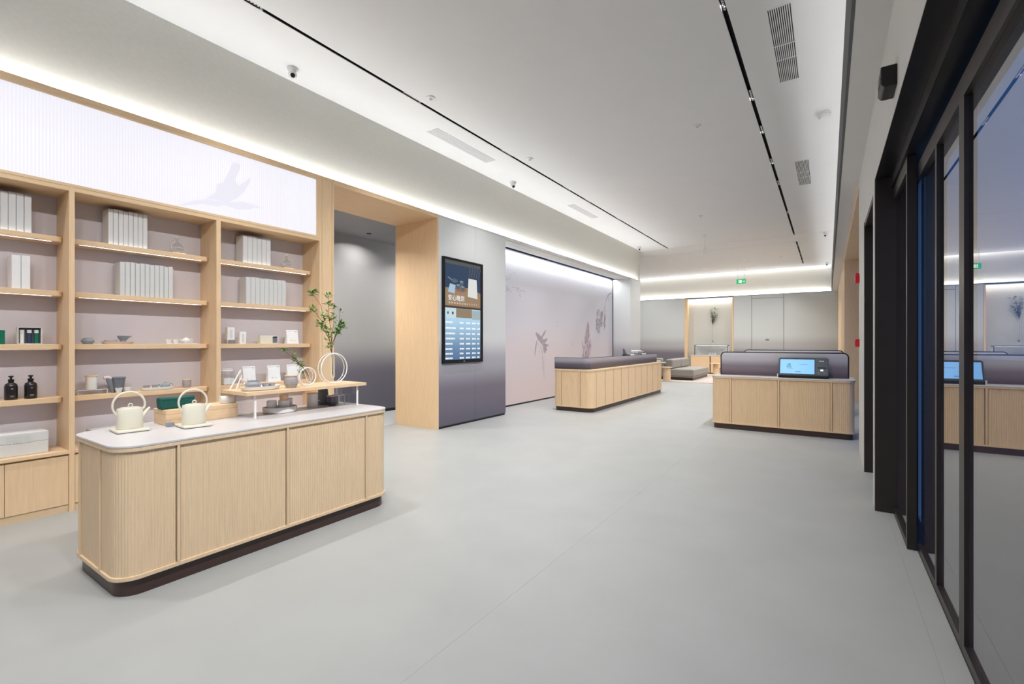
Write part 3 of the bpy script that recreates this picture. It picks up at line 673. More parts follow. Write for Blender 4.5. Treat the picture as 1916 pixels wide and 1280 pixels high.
for k in range(130):
    br = random.choice((13.22, 13.38, 13.55, 13.80)); z = random.uniform(1.75 if br < 13.5 else 1.95, 2.42)
    y = br + random.uniform(-.07, .07) + (z - 2.2) * .10
    st.append((bez((y, z), (y + random.uniform(-.05, .05), z - .04), (y + random.uniform(-.06, .06), z - random.uniform(.06, .16)), 4), random.uniform(.012, .035)))
ink('willow_drawing', st, INK)
st = []
for k in range(26):
    y = random.uniform(8.25, 9.1); z = random.uniform(2.5, 2.62) if random.random() < .6 else random.uniform(2.6, 3.0)
    if z > 2.64 and y > 8.65: y -= .4
    st.append((bez((y, z), (y + .05, z + .02), (y + random.uniform(.04, .16), z + random.uniform(-.03, .03)), 4), .016))
for y, z in ((11.46, 1.38), (11.54, 1.33), (11.50, 1.28), (10.68, 1.9), (10.67, 1.8), (12.9, 3.02), (12.92, 2.96), (8.9, 2.46), (8.92, 2.42)): st.append(([(y, z), (y + .02, z + .03), (y + .05, z + .03)], .03))
ink('pavilion_drawing', st, INKL)

# ------------------------------------------------------------------ ceiling and wall fittings
def camera_dome(x, y, label, aim=0):
    t = thing('security_camera', label, 'camera', (x, y, CZ), aim, 'white dome cameras')
    obj('mount', MB().lathe([(0, 0), (.062, 0), (.062, -.018), (.05, -.035), (.038, -.045), (0, -.045)][::-1], 20), WPLAST, t, smooth=True)
    e = obj('eyeball', MB().lathe([(.048 * math.cos(a), -.075 + .048 * math.sin(a)) for a in [-PI / 2 + PI * i / 10 for i in range(11)]], 18), WPLAST, t, smooth=True)
    obj('lens', MB().lathe([(0, 0), (.025, 0), (.025, .005), (0, .008)], 18), BLACKG, e, (.038, 0, -.099)).rotation_euler = (0, math.radians(122), 0)
camera_dome(-5.02, 3.03, 'white dome camera on the ceiling above the light box', math.radians(-30))
camera_dome(-5.05, 7.55, 'white dome camera on the ceiling above the mural start', math.radians(-40))
camera_dome(-5.06, 14.9, 'white dome camera on the ceiling above the bulkhead corner', math.radians(-60))
camera_dome(-.05, 15.9, 'white dome camera on the ceiling towards the far wall', math.radians(-110))
camera_dome(-.02, 21.9, 'white dome camera in the far ceiling corner', math.radians(-110))
sp_ = thing('ceiling_speaker', 'white drum shaped fitting on the ceiling near the grey fascia', 'speaker', (-.036, 7.6, CZ))
obj('drum', MB().lathe([(0, 0), (.07, 0), (.075, -.03), (.07, -.07), (.055, -.085), (0, -.085)][::-1], 20), WPLAST, sp_, smooth=True)
obj('band', MB().ring((0, 0, -.04), .0745, .004, 'xy', 20, 6), VENTW, sp_, smooth=True)
def disc(name, x, y, r, label, cat):
    t = thing(name, label, cat, (x, y, CZ), 0)
    obj('plate', MB().lathe([(0, 0), (r, 0), (r * .95, -.012), (r * .6, -.018), (0, -.018)][::-1], 20), WPLAST, t, smooth=True)
    obj('sensor_eye', MB().lathe([(0, -.018), (r * .35, -.018), (r * .3, -.034), (0, -.036)][::-1], 14), VENTW, t, smooth=True)
disc('smoke_detector', -4.175, 4.37, .06, 'round white detector on the ceiling nearest the long shelf-side track', 'detector')
disc('smoke_detector', -4.174, 6.75, .06, 'round white detector on the ceiling beside the shelf-side track above the menu display', 'detector')
disc('smoke_detector', -2.595, 12.1, .06, 'round detector in the middle of the grey ceiling', 'detector')
disc('smoke_detector', -1.407, 19.46, .06, 'round detector on the far ceiling past the cross joint', 'detector')
disc('smoke_detector', -1.55, 7.05, .05, 'faint round detector on the ceiling before the dark grille', 'detector')
pc = thing('pendant_sensor', 'white pendant sensor hanging on a rod from the ceiling', 'sensor', (-2.95, 14.4, CZ))
obj('rose', MB().lathe([(0, 0), (.05, 0), (.045, -.02), (0, -.02)][::-1], 16), WPLAST, pc, smooth=True)
obj('rod', MB().lathe([(.008, -.36), (.008, -.02)], 8), WPLAST, pc)
obj('head', MB().lathe([(0, -.54), (.04, -.53), (.055, -.47), (.05, -.40), (.02, -.36), (0, -.36)], 16), WPLAST, pc, smooth=True)
def vent(x0, x1, y0, y1, dark, label):
    t = thing('air_vent', label, 'air vent', ((x0 + x1) / 2, (y0 + y1) / 2, CZ), 0, 'dark slot grilles' if dark else 'pale slot diffusers')
    hx, hy = (x1 - x0) / 2, (y1 - y0) / 2
    obj('backing', MB().box(-hx, hx, -hy, hy, -.0015, -.0003), SLOT if dark else VENTW, t)
    n = 11 if dark else 6
    wd = 2 * hx / (n + (n - 1) * 1.0) if dark else 2 * hx / n
    if dark:   # pale bars between black slots
        for k in range(n - 1):
            xa = -hx + wd + k * 2 * wd
            obj('slat', MB().box(xa, xa + wd, -hy, hy, -.006, -.0016), CEIL, t)
        for yc in (-hy, -hy * .1, hy * .3, hy): obj('crossbar', MB().box(-hx, hx, yc - .004, yc + .004, -.0042, -.0017), CEIL, t)
    else:
        for k in range(n): obj('slat', MB().box(-hx + k * wd + .004, -hx + (k + 1) * wd - .004, -hy, hy, -.005, -.0016), VENTW, t)
vent(-.470, -.284, 4.974, 6.44, True, 'dark slot grille in the ceiling nearest the viewer')
vent(-.466, -.275, 9.40, 10.86, True, 'dark slot grille in the ceiling farther off')
vent(-4.90, -4.685, 5.04, 6.475, False, 'pale slot diffuser in the ceiling nearer the light box')
vent(-4.90, -4.72, 9.52, 10.86, False, 'pale slot diffuser in the ceiling farther along the mural')
es = thing('exit_sign', 'small green lit exit sign hanging before the far wall', 'exit sign', (-2.99, 21.5, 3.83))
obj('case', MB().box(-.18, .18, -.02, .02, 0, .20), WPLAST, es, bevel=.006)
obj('face', MB().box(-.172, .172, -.0225, -.0205, .008, .192), emit('exit_green', (20, 190, 110), .9), es)
EW = emit('exit_white', (230, 255, 240), 1.0)
obj('running_figure', MB().box(-.09, -.06, -.0245, -.023, .04, .16).box(-.05, .03, -.0245, -.023, .04, .16), EW, es)
obj('arrow', MB().slaby([(.07, .085), (.11, .085), (.11, .06), (.15, .10), (.11, .14), (.11, .115), (.07, .115)], -.0245, -.023), EW, es)
for x in (-.12, .12): obj('hanger', MB().tube([(x, 0, .20), (x, 0, .67)], .004, 6), STEEL, es)
for z, nm, lb in ((2.15, 'alarm_sounder', 'red alarm sounder on the end of the white wall'), (1.345, 'fire_call_point', 'red fire call point below the alarm sounder on the white wall')):
    t = thing(nm, lb, 'fire alarm', (XF, 7.37, z))
    obj('housing', MB().box(-.045, 0, -.05, .05, 0, .10), RED, t, bevel=.006)
    if z > 2: obj('lamp', MB().lathe([(.022, 0), (.022, .02), (.012, .03), (0, .032)], 12, (-.024, 0, .1002)), RED, t, smooth=True)
    else: obj('window', MB().box(-.0475, -.0455, -.03, .03, .025, .07), RED, t)
bs_ = thing('door_sensor', 'black box sensor on the white wall above the shopfront', 'sensor', (XF, 3.56, 2.88))
obj('housing', MB().slaby([(-.075, .02), (-.06, 0), (0, 0), (0, .12), (-.075, .12)], -.10, .10), BLACKM, bs_, bevel=.006)
obj('lens', MB().box(-.0775, -.0755, -.06, .06, .04, .075), BLACKG, bs_)

# ------------------------------------------------------------------ goods on the shelves (shelf fronts face +x)
def on(k): return SHZ[k] + .0006
def box_row(y0, y1, k, n, h, where, group, mat=PAPER):
    wd = (y1 - y0) / n
    for i in range(n):
        t = thing('slipcase_box', '%s pale slipcase box from the near end %s' % (ORD[i], where), 'box', (-5.46, y0 + wd * (i + .5), on(k)), 0, group)
        hh = h * (1 - .015 * ((i * 7) % 3 == 0)); w2 = wd / 2 - .0012
        n_ = 5; r = .02
        # rounded back edge, square spine
        obj('case', MB().slaby([(-.08 + r, 0), (.072, 0), (.072, hh), (-.08 + r, hh)] + [(-.08 + r - r * math.sin(q * PI / 2 / n_), hh - r + r * math.cos(q * PI / 2 / n_)) for q in range(1, n_ + 1)] + [(-.08 + r - r * math.cos(q * PI / 2 / n_), r - r * math.sin(q * PI / 2 / n_)) for q in range(0, n_)], -w2, w2), mat, t)
        obj('spine', MB().box(.0722, .0762, -w2 + .0012, w2 - .0012, .003, hh - .003), mat, t)
row_g = 'pale slipcase boxes on the shelves'
box_row(.69, 1.0, 0, 7, .31, 'on the top shelf of the nearest bay', row_g + ' a')
box_row(.885, .992, 1, 2, .27, 'on the second shelf of the nearest bay', row_g + ' b')
box_row(1.49, 1.785, 0, 8, .325, 'on the top shelf of the middle bay', row_g + ' c')
box_row(1.575, 1.995, 1, 11, .315, 'on the second shelf of the middle bay', row_g + ' d', PAPER2)
box_row(2.665, 2.98, 0, 6, .31, 'on the top shelf of the portal bay', row_g + ' e')
box_row(2.70, 3.165, 1, 9, .305, 'on the second shelf of the portal bay', row_g + ' f', PAPER2)
def carafe(y, label):
    t = thing('glass_carafe', label, 'carafe', (-5.44, y, on(0)), 0, 'glass carafes on wood pads')
    obj('pad', MB().box(-.05, .06, -.06, .06, 0, .012), OAKY, t, bevel=.002)
    obj('glass_body', MB().lathe([(.022, .013), (.046, .022), (.059, .048), (.059, .074), (.043, .103), (.019, .12), (.013, .134), (.014, .152), (.020, .166)], 20), CLEAR, t, smooth=True)
    obj('glass_highlight', MB().ring((0, 0, .060), .0595, .002, 'xy', 22, 6).ring((0, 0, .166), .02, .003, 'xy', 16, 6).ring((0, 0, .017), .030, .004, 'xy', 18, 6).tube([(.018, r_, z_) for r_, z_ in ((-.03, .018), (-.052, .035), (-.057, .062), (-.05, .09), (-.03, .112), (-.014, .124))], .0022, 6).tube([(.018, r_, z_) for r_, z_ in ((.03, .018), (.052, .035), (.057, .062), (.05, .09), (.03, .112), (.014, .124))], .0022, 6), ACRYE, t, smooth=True)  # white rings and outline tubes paint the highlights of the glass
carafe(2.05, 'clear glass carafe on a pad on the top shelf of the middle bay')
carafe(3.20, 'clear glass carafe on a pad on the top shelf of the bay by the portal')
# nearest bay
g = thing('tea_tin', 'slim green tea tin on the third shelf of the nearest bay', 'tin', (-5.43, .838, on(2)))
obj('tin_body', MB().lathe([(0, 0), (.019, 0), (.019, .085), (0, .085)], 18), GREEN, g, smooth=True); obj('lid', MB().lathe([(0, .0855), (.0195, .0855), (.0195, .11), (0, .112)], 18), GREEN, g, smooth=True)
gb = thing('gift_box', 'open pale gift box with three upright tea tubes', 'gift box', (-5.44, .995, on(2)))
obj('tray_frame', MB().box(-.03, .03, -.072, -.066, 0, .14).box(-.03, .03, .066, .072, 0, .14).box(-.03, .03, -.066, .066, 0, .006).box(-.03, .03, -.066, .066, .134, .14), PAPER2, gb)
obj('tray_back', MB().box(-.032, -.024, -.066, .066, .006, .134), DKGREY, gb)
for y, m_, m2 in ((-.042, WHITE, WHITE), (0, NAVY, WPLAST), (.042, GREEN, WPLAST)):
    tt = obj('tea_tube', MB().lathe([(0, 0), (.014, 0), (.014, .085), (0, .085)], 14, (0, y, .0065)), m_, gb, smooth=True)
    obj('tube_cap', MB().lathe([(0, 0), (.0145, 0), (.0145, .025), (0, .026)], 14, (0, y, .092)), m2, tt, smooth=True)
for y, lb in ((.888, 'black pump bottle nearer the frame edge on the fourth shelf'), (1.0, 'black pump bottle nearer the oak upright on the fourth shelf')):
    t = thing('pump_bottle', lb, 'bottle', (-5.42, y, on(3)), 0, 'black pump bottles')
    obj('bottle_body', MB().lathe([(0, 0), (.036, 0), (.039, .006), (.039, .105), (.034, .125), (.016, .138), (.016, .145), (0, .145)], 22), BLACKG, t, smooth=True)
    p = obj('pump', MB().lathe([(0, .1455), (.018, .1455), (.018, .163), (.007, .165), (.007, .178), (.015, .18), (.015, .19), (0, .192)], 16), BLACKM, t, smooth=True)
    obj('nozzle', MB().tube([(0, 0, .185), (.022, 0, .185), (.030, 0, .178)], .0045, 8), BLACKM, p, smooth=True)
    obj('label_print', MB().box(.0388, .0392, -.012, .012, .03, .034).box(.0388, .0392, -.006, .006, .085, .092).box(.0388, .0392, -.009, .009, .022, .025), GREYP, t)
bb = thing('embossed_box', 'large grey embossed box on the bottom ledge of the nearest bay', 'box', (-5.38, .87, .5076))
obj('lower_tray', MB().box(-.13, .10, -.20, .208, 0, .10), PAPER2, bb, bevel=.004)
lid_ = obj('lid', MB().box(-.13, .101, -.201, .209, .1004, .175), PAPER2, bb, bevel=.004)
b = MB()
for r_ in range(4):
    for k in range(7):
        if (r_ + k) % 4 != 3: b.lathe([(.009, 0), (.007, .0018), (0, .002)], 10, (0, 0, 0))
dots = MB()
for r_ in range(4):
    for k in range(7):
        y, z = -.02 + k * .02, .105 + r_ * .017
        dots.slabx([(y + .008 * math.cos(q * PI / 4), z + .0065 * math.sin(q * PI / 4)) for q in range(8)], .1011, .1035)
obj('embossing', dots, PAPER2, lid_)
# middle bay third shelf
t = thing('lidded_bowl', 'small grey lidded bowl on the third shelf of the middle bay', 'bowl', (-5.43, 1.36, on(2)))
obj('bowl_body', MB().lathe([(0, 0), (.03, 0), (.044, .016), (.047, .03), (.038, .044), (0, .044)], 22), BLUEC, t, smooth=True); obj('lid', MB().lathe([(0, .0445), (.034, .0445), (.030, .053), (0, .058)], 20), GREYC, t, smooth=True)
t = thing('oval_tray', 'pink clay oval tray on the third shelf of the middle bay', 'tray', (-5.43, 1.57, on(2)))
obj('dish', MB().lathe([(0, .003), (.095, .003), (.115, .022), (.122, .022), (.105, 0), (0, 0)][::-1], 28, sx=.6), PINKC, t, smooth=True)
t = thing('flat_bowl', 'low mauve bowl lying on the pink oval tray', 'bowl', (-5.43, 1.52, on(2) + .0035))
obj('bowl_body', MB().lathe([(0, 0), (.03, 0), (.05, .02), (.048, .032), (0, .034)], 22), JARC, t, smooth=True)
t = thing('pouring_bowl', 'blue grey pouring bowl stacked above the pink oval tray', 'bowl', (-5.43, 1.612, on(2) + .0035))
obj('foot', MB().lathe([(0, 0), (.024, 0), (.024, .03), (0, .03)], 18), JARC, t, smooth=True)
obj('bowl_body', MB().lathe([(0, .0305), (.024, .0305), (.038, .045), (.046, .072), (.042, .072), (.03, .045), (0, .038)], 22), BLUEC, t, smooth=True)
obj('handle', MB().tube([(0, .040, .062), (0, .055, .068), (0, .062, .07)], [.010, .008, .006], 8), BLUEC, t, smooth=True)
t = thing('tea_board', 'thin white tea board on the third shelf of the middle bay', 'tray', (-5.43, 2.075, on(2))); obj('board', MB().prism(rr(-.05, -.14, .05, .14, .012), 0, .005), WHITE, t, bevel=.0015); obj('board_foot', MB().box(-.04, .04, -.12, -.11, -.0004, 0), WHITE, t)
def cup(x, y, z, label, grp, s=1, mat=WHITE):
    t = thing('tea_cup', label, 'cup', (x, y, z), 0, grp)
    obj('cup_wall', MB().lathe([(0, 0), (.018 * s, 0), (.027 * s, .034 * s), (.028 * s, .040 * s), (.025 * s, .040 * s), (.016 * s, .006 * s), (0, .005 * s)], 20), mat, t, smooth=True)
    obj('foot_ring', MB().ring((0, 0, .0015), .0155 * s, .0014, 'xy', 18, 6), mat, t, smooth=True)
cup(-5.42, 1.968, on(2) + .0055, 'white tea cup farther from the teapot on the white tea board', 'white tea cups'); cup(-5.42, 2.03, on(2) + .0055, 'white tea cup beside the teapot on the white tea board', 'white tea cups')
def teapot(x, y, z, label, mat, s=1, wood_top=False):
    t = thing('teapot', label, 'teapot', (x, y, z))
    obj('pot_body', MB().lathe([(0, 0), (.024 * s, 0), (.037 * s, .016 * s), (.039 * s, .03 * s), (.030 * s, .046 * s), (.020 * s, .050 * s), (0, .050 * s)], 22), mat, t, smooth=True)
    l = obj('lid', MB().lathe([(0, .0502 * s), (.019 * s, .0502 * s), (.015 * s, .057 * s), (0, .060 * s)], 18), mat, t, smooth=True)
    obj('knob', MB().lathe([(0, .0602 * s), (.005 * s, .0602 * s), (.007 * s, .066 * s), (0, .071 * s)], 12), OAK if wood_top else mat, l, smooth=True)
    obj('spout', MB().tube([(0, -.033 * s, .022 * s), (0, -.048 * s, .032 * s), (0, -.056 * s, .046 * s)], [.010 * s, .007 * s, .0045 * s], 10), mat, t, smooth=True)
    obj('handle', MB().ring((0, .042 * s, .030 * s), .017 * s, .0038 * s, 'yz', 16, 8, -PI * .62, PI * .62), mat, t, smooth=True)
teapot(-5.42, 2.125, on(2) + .0055, 'white round teapot on the white tea board', WHITE)
# middle bay fourth shelf
t = thing('acrylic_stand', 'low clear acrylic stand on the fourth shelf of the middle bay', 'stand', (-5.43, 1.38, on(3)))
obj('sheet', MB().box(-.06, .06, -.10, .10, .040, .044).box(-.06, .06, -.10, -.096, 0, .040).box(-.06, .06, .096, .10, 0, .040), ACRYL, t); obj('polished_edge_highlight', MB().box(.0602, .0615, -.10, .10, .040, .044).box(.0602, .0615, -.10, -.097, 0, .040).box(.0602, .0615, .097, .10, 0, .040), ACRYE, t)
t = thing('canister', 'white canister with oak lid on the low acrylic stand', 'canister', (-5.43, 1.385, on(3) + .0446))
obj('canister_body', MB().lathe([(0, 0), (.040, 0), (.041, .004), (.041, .112), (0, .112)], 24), WHITE, t, smooth=True); obj('lid', MB().lathe([(0, .1125), (.047, .1125), (.047, .122), (0, .123)], 24), OAK, t, smooth=True)
t = thing('folding_bucket', 'dark grey cloth bucket with angled flap and pink roll', 'bucket', (-5.45, 1.575, on(3)))
obj('bucket_body', MB().lathe([(0, 0), (.042, 0), (.058, .13), (.054, .13), (.04, .006), (0, .006)], 24), DKGREY, t, smooth=True)
obj('rim', MB().ring((0, 0, .132), .057, .006, 'xy', 24, 8), DKGREY, t, smooth=True)
obj('flap', MB().slabx([(-.052, .0), (-.036, .0), (-.055, .125), (-.09, .128), (-.092, .115)], .03, .05), DKGREY, t)
obj('roll', MB().tube([(.02, -.105, .135), (.02, -.075, .14), (.02, -.05, .125)], [.013, .016, .014], 10), PINKC, t, smooth=True)
cup(-5.38, 1.565, on(3), 'small white cup before the grey bucket, nearer the canister', 'white cups before the bucket', 1.05); cup(-5.38, 1.632, on(3), 'small white cup before the grey bucket, nearer the white tray', 'white cups before the bucket', 1.05)
t = thing('oval_tray', 'white oval tray on the fourth shelf of the middle bay', 'tray', (-5.42, 1.88, on(3)))
obj('dish', MB().lathe([(0, .006), (.115, .006), (.130, .028), (.138, .028), (.130, .004), (.11, 0), (0, 0)][::-1], 28, sx=.5), WHITE, t, smooth=True)
cup(-5.42, 1.79, on(3) + .0066, 'mauve cup near the end of the white oval tray', 'mauve tea cups', 1.0, JARC); cup(-5.42, 1.86, on(3) + .0066, 'mauve cup beside the blue grey teapot on the white oval tray', 'mauve tea cups', 1.0, JARC)
teapot(-5.42, 1.945, on(3) + .0066, 'blue grey teapot with oak knob on the white oval tray', BLUEC, 1.0, True)
t = thing('tea_jar', 'grey lidded tea jar at the end of the fourth shelf, middle bay', 'jar', (-5.42, 2.13, on(3)))
obj('jar_body', MB().lathe([(0, 0), (.028, 0), (.037, .02), (.039, .05), (.036, .075), (0, .075)], 22), JARC, t, smooth=True); obj('lid', MB().lathe([(0, .0755), (.039, .0755), (.039, .084), (0, .086)], 22), OAK, t, smooth=True)
t = thing('long_box', 'low grey box on the bottom ledge behind the counter', 'box', (-5.38, 1.62, .5076)); obj('lower_tray', MB().box(-.10, .10, -.26, .26, 0, .08), PAPER2, t, bevel=.003); obj('lid', MB().box(-.101, .101, -.261, .261, .0804, .125), PAPER2, t, bevel=.003)
# portal bay third shelf
def card_box(y, k, wd, h, label, lift=0):
    t = thing('tea_carton', label, 'carton', (-5.43, y, on(k) + lift)); obj('carton', MB().box(-.025, .025, -wd / 2, wd / 2, 0, h), PAPER, t, bevel=.0015)
    obj('print_band', MB().box(.0252, .0262, -wd * .12, wd * .22, h * .12, h * .8), PAPER2, t); return t
t = thing('acrylic_stand', 'clear acrylic block stand on the third shelf of the bay by the portal', 'stand', (-5.43, 2.55, on(2))); obj('sheet', MB().box(-.04, .04, -.045, .045, 0, .044), ACRYL, t); obj('polished_edge_highlight', MB().box(.0402, .0412, -.045, .045, .041, .044).box(.0402, .0412, -.045, -.042, 0, .041).box(.0402, .0412, .042, .045, 0, .041), ACRYE, t)
card_box(2.55, 2, .075, .135, 'pale tea carton raised on the acrylic block stand', .0445)
card_box(2.675, 2, .07, .135, 'pale tea carton standing beside the acrylic block stand')
t = thing('drawer_box', 'open pale drawer box showing dark tea on the third shelf', 'box', (-5.43, 2.97, on(2)))
obj('sleeve', MB().box(-.03, .035, -.105, .04, 0, .095), CREAM, t, bevel=.0015); dr = obj('drawer', MB().box(-.028, .033, .041, .105, .002, .01).box(-.028, .033, .041, .105, .085, .093).box(-.028, .033, .099, .105, .01, .085).box(-.028, -.02, .041, .099, .01, .085), PAPER2, t)
obj('tea_cake', MB().box(-.019, .02, .045, .095, .0105, .07), DKGREY, dr)
def pouch(x, y, z, label, grp, wd=.15, h=.165):
    t = thing('tea_pouch', label, 'pouch', (x, y, z), 0, grp)
    n = 8; v = []; f = []
    for i in range(n + 1):
        tt = i / n; th = .028 * (1 - tt) ** .7 + .002
        hw = wd / 2 * (1 - .04 * math.sin(PI * tt))
        v += [(-th, -hw, h * tt), (th, -hw, h * tt), (th * 1.1, 0, h * tt), (th, hw, h * tt), (-th, hw, h * tt), (-th * 1.1, 0, h * tt)]
    for i in range(n):
        for q in range(6): f.append((6 * i + q, 6 * i + (q + 1) % 6, 6 * i + 6 + (q + 1) % 6, 6 * i + 6 + q))
    f += [tuple(range(5, -1, -1)), tuple(range(6 * n, 6 * n + 6))]
    obj('pouch_body', MB().add(v, f), PAPER, t, smooth=True)
    obj('label_print', MB().box(.0262, .0272, -wd * .22, wd * .18, h * .18, h * .25).box(.0262, .0272, -wd * .22, wd * .02, h * .11, h * .14), BLUEC, t)
    obj('seal_line', MB().box(.0045, .0075, -wd * .46, wd * .46, h * .90, h * .92).box(.004, .0112, wd * .30, wd * .32, h * .74, h * .93), GREYP, t)
pg = 'pale tea pouches in the bay by the portal'
pouch(-5.43, 3.265, on(2), 'pale tea pouch at the end of the third shelf by the portal', pg)
pouch(-5.42, 2.745, on(3), 'pale tea pouch behind the acrylic easel on the fourth shelf', pg, .14, .19); pouch(-5.42, 3.03, on(3), 'pale tea pouch behind the stoneware jar on the fourth shelf', pg, .15, .19); pouch(-5.42, 3.27, on(3), 'pale tea pouch behind the small acrylic ring on the fourth shelf', pg, .16, .19)
t = thing('glass_canister', 'clear square glass canister at the near end of the fourth shelf by the portal', 'canister', (-5.42, 2.52, on(3)))
obj('glass_wall', MB().prism(rr(-.05, -.06, .05, .06, .015), 0, .15), CLEAR, t); obj('glass_rim', MB().ring((0, 0, .152), .055, .004, 'xy', 22, 6).ring((0, 0, .17), .05, .003, 'xy', 22, 6), ACRYE, t, smooth=True); obj('contents', MB().prism(rr(-.044, -.054, .044, .054, .012), .004, .07), PAPER, t)

# ------------------------------------------------------------------ goods on the display counter
TZ = .8356
def kettle(x, y, rz, label):
    t = thing('kettle', label, 'kettle', (x, y, TZ), rz, 'cream kettles on the display counter')
    st_ = obj('power_base', MB().prism(rr(-.10, -.085, .10, .085, .012), .004, .016), CREAM, t, bevel=.002)
    obj('base_foot', MB().prism(rr(-.094, -.079, .094, .079, .01), 0, .0038), DKGREY, st_)
    obj('kettle_body', MB().lathe([(0, .0165), (.068, .0165), (.070, .020), (.0685, .09), (.0665, .142), (.064, .145), (0, .145)], 40, sx=.72), CREAM, t, smooth=True)
    l = obj('lid', MB().lathe([(0, .1452), (.052, .1452), (.050, .150), (0, .151)], 32, sx=.70), CREAM, t, smooth=True)
    obj('lid_ring', MB().ring((0, .004, .162), .011, .0035, 'yz', 20, 8), CREAM, l, smooth=True)
    obj('handle', MB().ring((0, -.004, .165), .083, .0065, 'yz', 40, 10, math.radians(-12), math.radians(222)), CREAM, t, smooth=True)
    obj('handle_pin', MB().tube([(0, .060, .128), (0, .078, .146)], .007, 8).tube([(0, -.060, .098), (0, -.068, .110)], .007, 8), CREAM, t, smooth=True)
    obj('spout', MB().tube([(0, .060, .085), (0, .078, .105), (0, .094, .128), (0, .106, .140)], [.016, .012, .009, .006], 12), CREAM, t, smooth=True)
kettle(-3.71, 1.135, math.radians(-4), 'cream hoop handled kettle nearest the counter end')
kettle(-3.56, 1.44, math.radians(-4), 'cream hoop handled kettle before the green pouch')
t = thing('power_plug', 'small grey plug with cable between the two kettles', 'plug', (-3.68, 1.345, TZ)); obj('plug_body', MB().prism(rr(-.018, -.02, .018, .02, .006), 0, .028), GREYC, t, bevel=.003); obj('cable', MB().tube([(0, .02, .014), (.01, .032, .006), (.02, .04, .004)], .003, 6), GREYC, t, smooth=True)
t = thing('wooden_chest', 'long light oak box behind the kettle carrying a green pouch', 'box', (-3.83, 1.575, TZ)); obj('box_body', MB().box(-.10, .10, -.235, .235, 0, .072), OAKY, t, bevel=.002); obj('box_lid', MB().box(-.101, .101, -.236, .236, .0726, .103), OAKY, t, bevel=.002)
t = thing('green_pouch', 'dark teal fabric pouch on the oak box', 'pouch', (-3.81, 1.43, TZ + .1036), math.radians(4))
obj('pouch_body', MB().slabx([(-.105, 0), (.095, 0), (.105, .03), (.115, .083), (0, .078), (-.112, .083), (-.110, .03)], -.03, .03), TEAL, t, bevel=.012, seg=3); obj('seam', MB().box(-.0345, -.0325, -.09, .09, .068, .071).box(.0302, .0322, -.10, .10, .066, .068), TEAL, t)
t = thing('towel_roll', 'white rolled towel on the end of the oak box', 'towel', (-3.81, 1.765, TZ + .1036)); obj('roll', MB().tube([(0, -.045, .028), (0, -.04, .028), (0, .04, .028), (0, .045, .028)], [.022, .028, .028, .022], 18), WHITE, t, smooth=True); obj('loose_end', MB().tube([(.024, -.04, .006), (.024, .04, .006)], .005, 8), WHITE, t, smooth=True)
RZ = 1.038
ri = thing('riser_table', 'low oak topped riser on clear acrylic legs on the display counter', 'riser', (-3.67, 2.28, TZ))
obj('riser_top', MB().box(-.19, .19, -.53, .53, RZ - TZ - .026, RZ - TZ), OAKY, ri, bevel=.002)
for y in (-.45, .46):
    for x in (-.145, .15): obj('leg', MB().box(x - .006, x + .006, y - .006, y + .006, 0, RZ - TZ - .0262), ACRYE, ri)
    obj('leg_panel', MB().box(-.138, .143, y - .004, y + .004, 0, RZ - TZ - .0262), ACRYL, ri)
RT = RZ + .0006
t = thing('oval_tray', 'white oval tray on the riser holding grey bowls', 'tray', (-3.60, 1.915, RT)); obj('dish', MB().lathe([(0, .006), (.11, .006), (.145, .030), (.152, .030), (.135, .004), (.11, 0), (0, 0)][::-1], 30, sx=.55), WHITE, t, smooth=True)
t = thing('stoneware_bowl', 'grey stoneware pot with wooden stick on the riser tray', 'pot', (-3.61, 1.862, RT + .0066)); obj('pot_body', MB().lathe([(0, 0), (.032, 0), (.052, .022), (.054, .042), (.040, .062), (.042, .068), (.036, .068), (.036, .058), (0, .05)], 24), GREYC, t, smooth=True); obj('handle', MB().tube([(-.01, -.04, .055), (-.02, -.07, .075), (-.02, -.075, .085)], [.008, .009, .009], 8), PINKC, t, smooth=True)
cup(-3.61, 1.957, RT + .0066, 'small grey cup beside the stoneware pot on the riser tray', 'grey cups on the riser tray', 1.0, GREYC); cup(-3.62, 2.012, RT + .0066, 'small grey cup at the far end of the riser tray', 'grey cups on the riser tray', .9, GREYC)
t = thing('stoneware_jar', 'ribbed taupe jar with oak lid at the middle of the riser', 'jar', (-3.56, 2.135, RT)); obj('jar_body', MB().lathe([(0, 0), (.034, 0), (.046, .02), (.052, .05), (.048, .08), (.044, .088), (.050, .094), (0, .094)], 26), JARC, t, smooth=True)
obj('lid', MB().lathe([(0, .0945), (.048, .0945), (.047, .101), (0, .102)], 24), OAK, t, smooth=True); obj('ridge', MB().ring((0, 0, .035), .050, .0015, 'xy', 26, 6).ring((0, 0, .05), .0525, .0015, 'xy', 26, 6).ring((0, 0, .065), .0505, .0015, 'xy', 26, 6), JARC, t, smooth=True)
t = thing('acrylic_easel', 'clear triangular acrylic easel at the near end of the riser', 'easel', (-3.74, 1.79, RT)); obj('strut', MB().tube([(0, -.035, .004), (0, .045, .15)], .005, 6).tube([(.0, .01, .004), (0, .055, .11)], .004, 6).tube([(-.05, .05, .004), (0, .045, .15)], .004, 6), ACRYE, t)
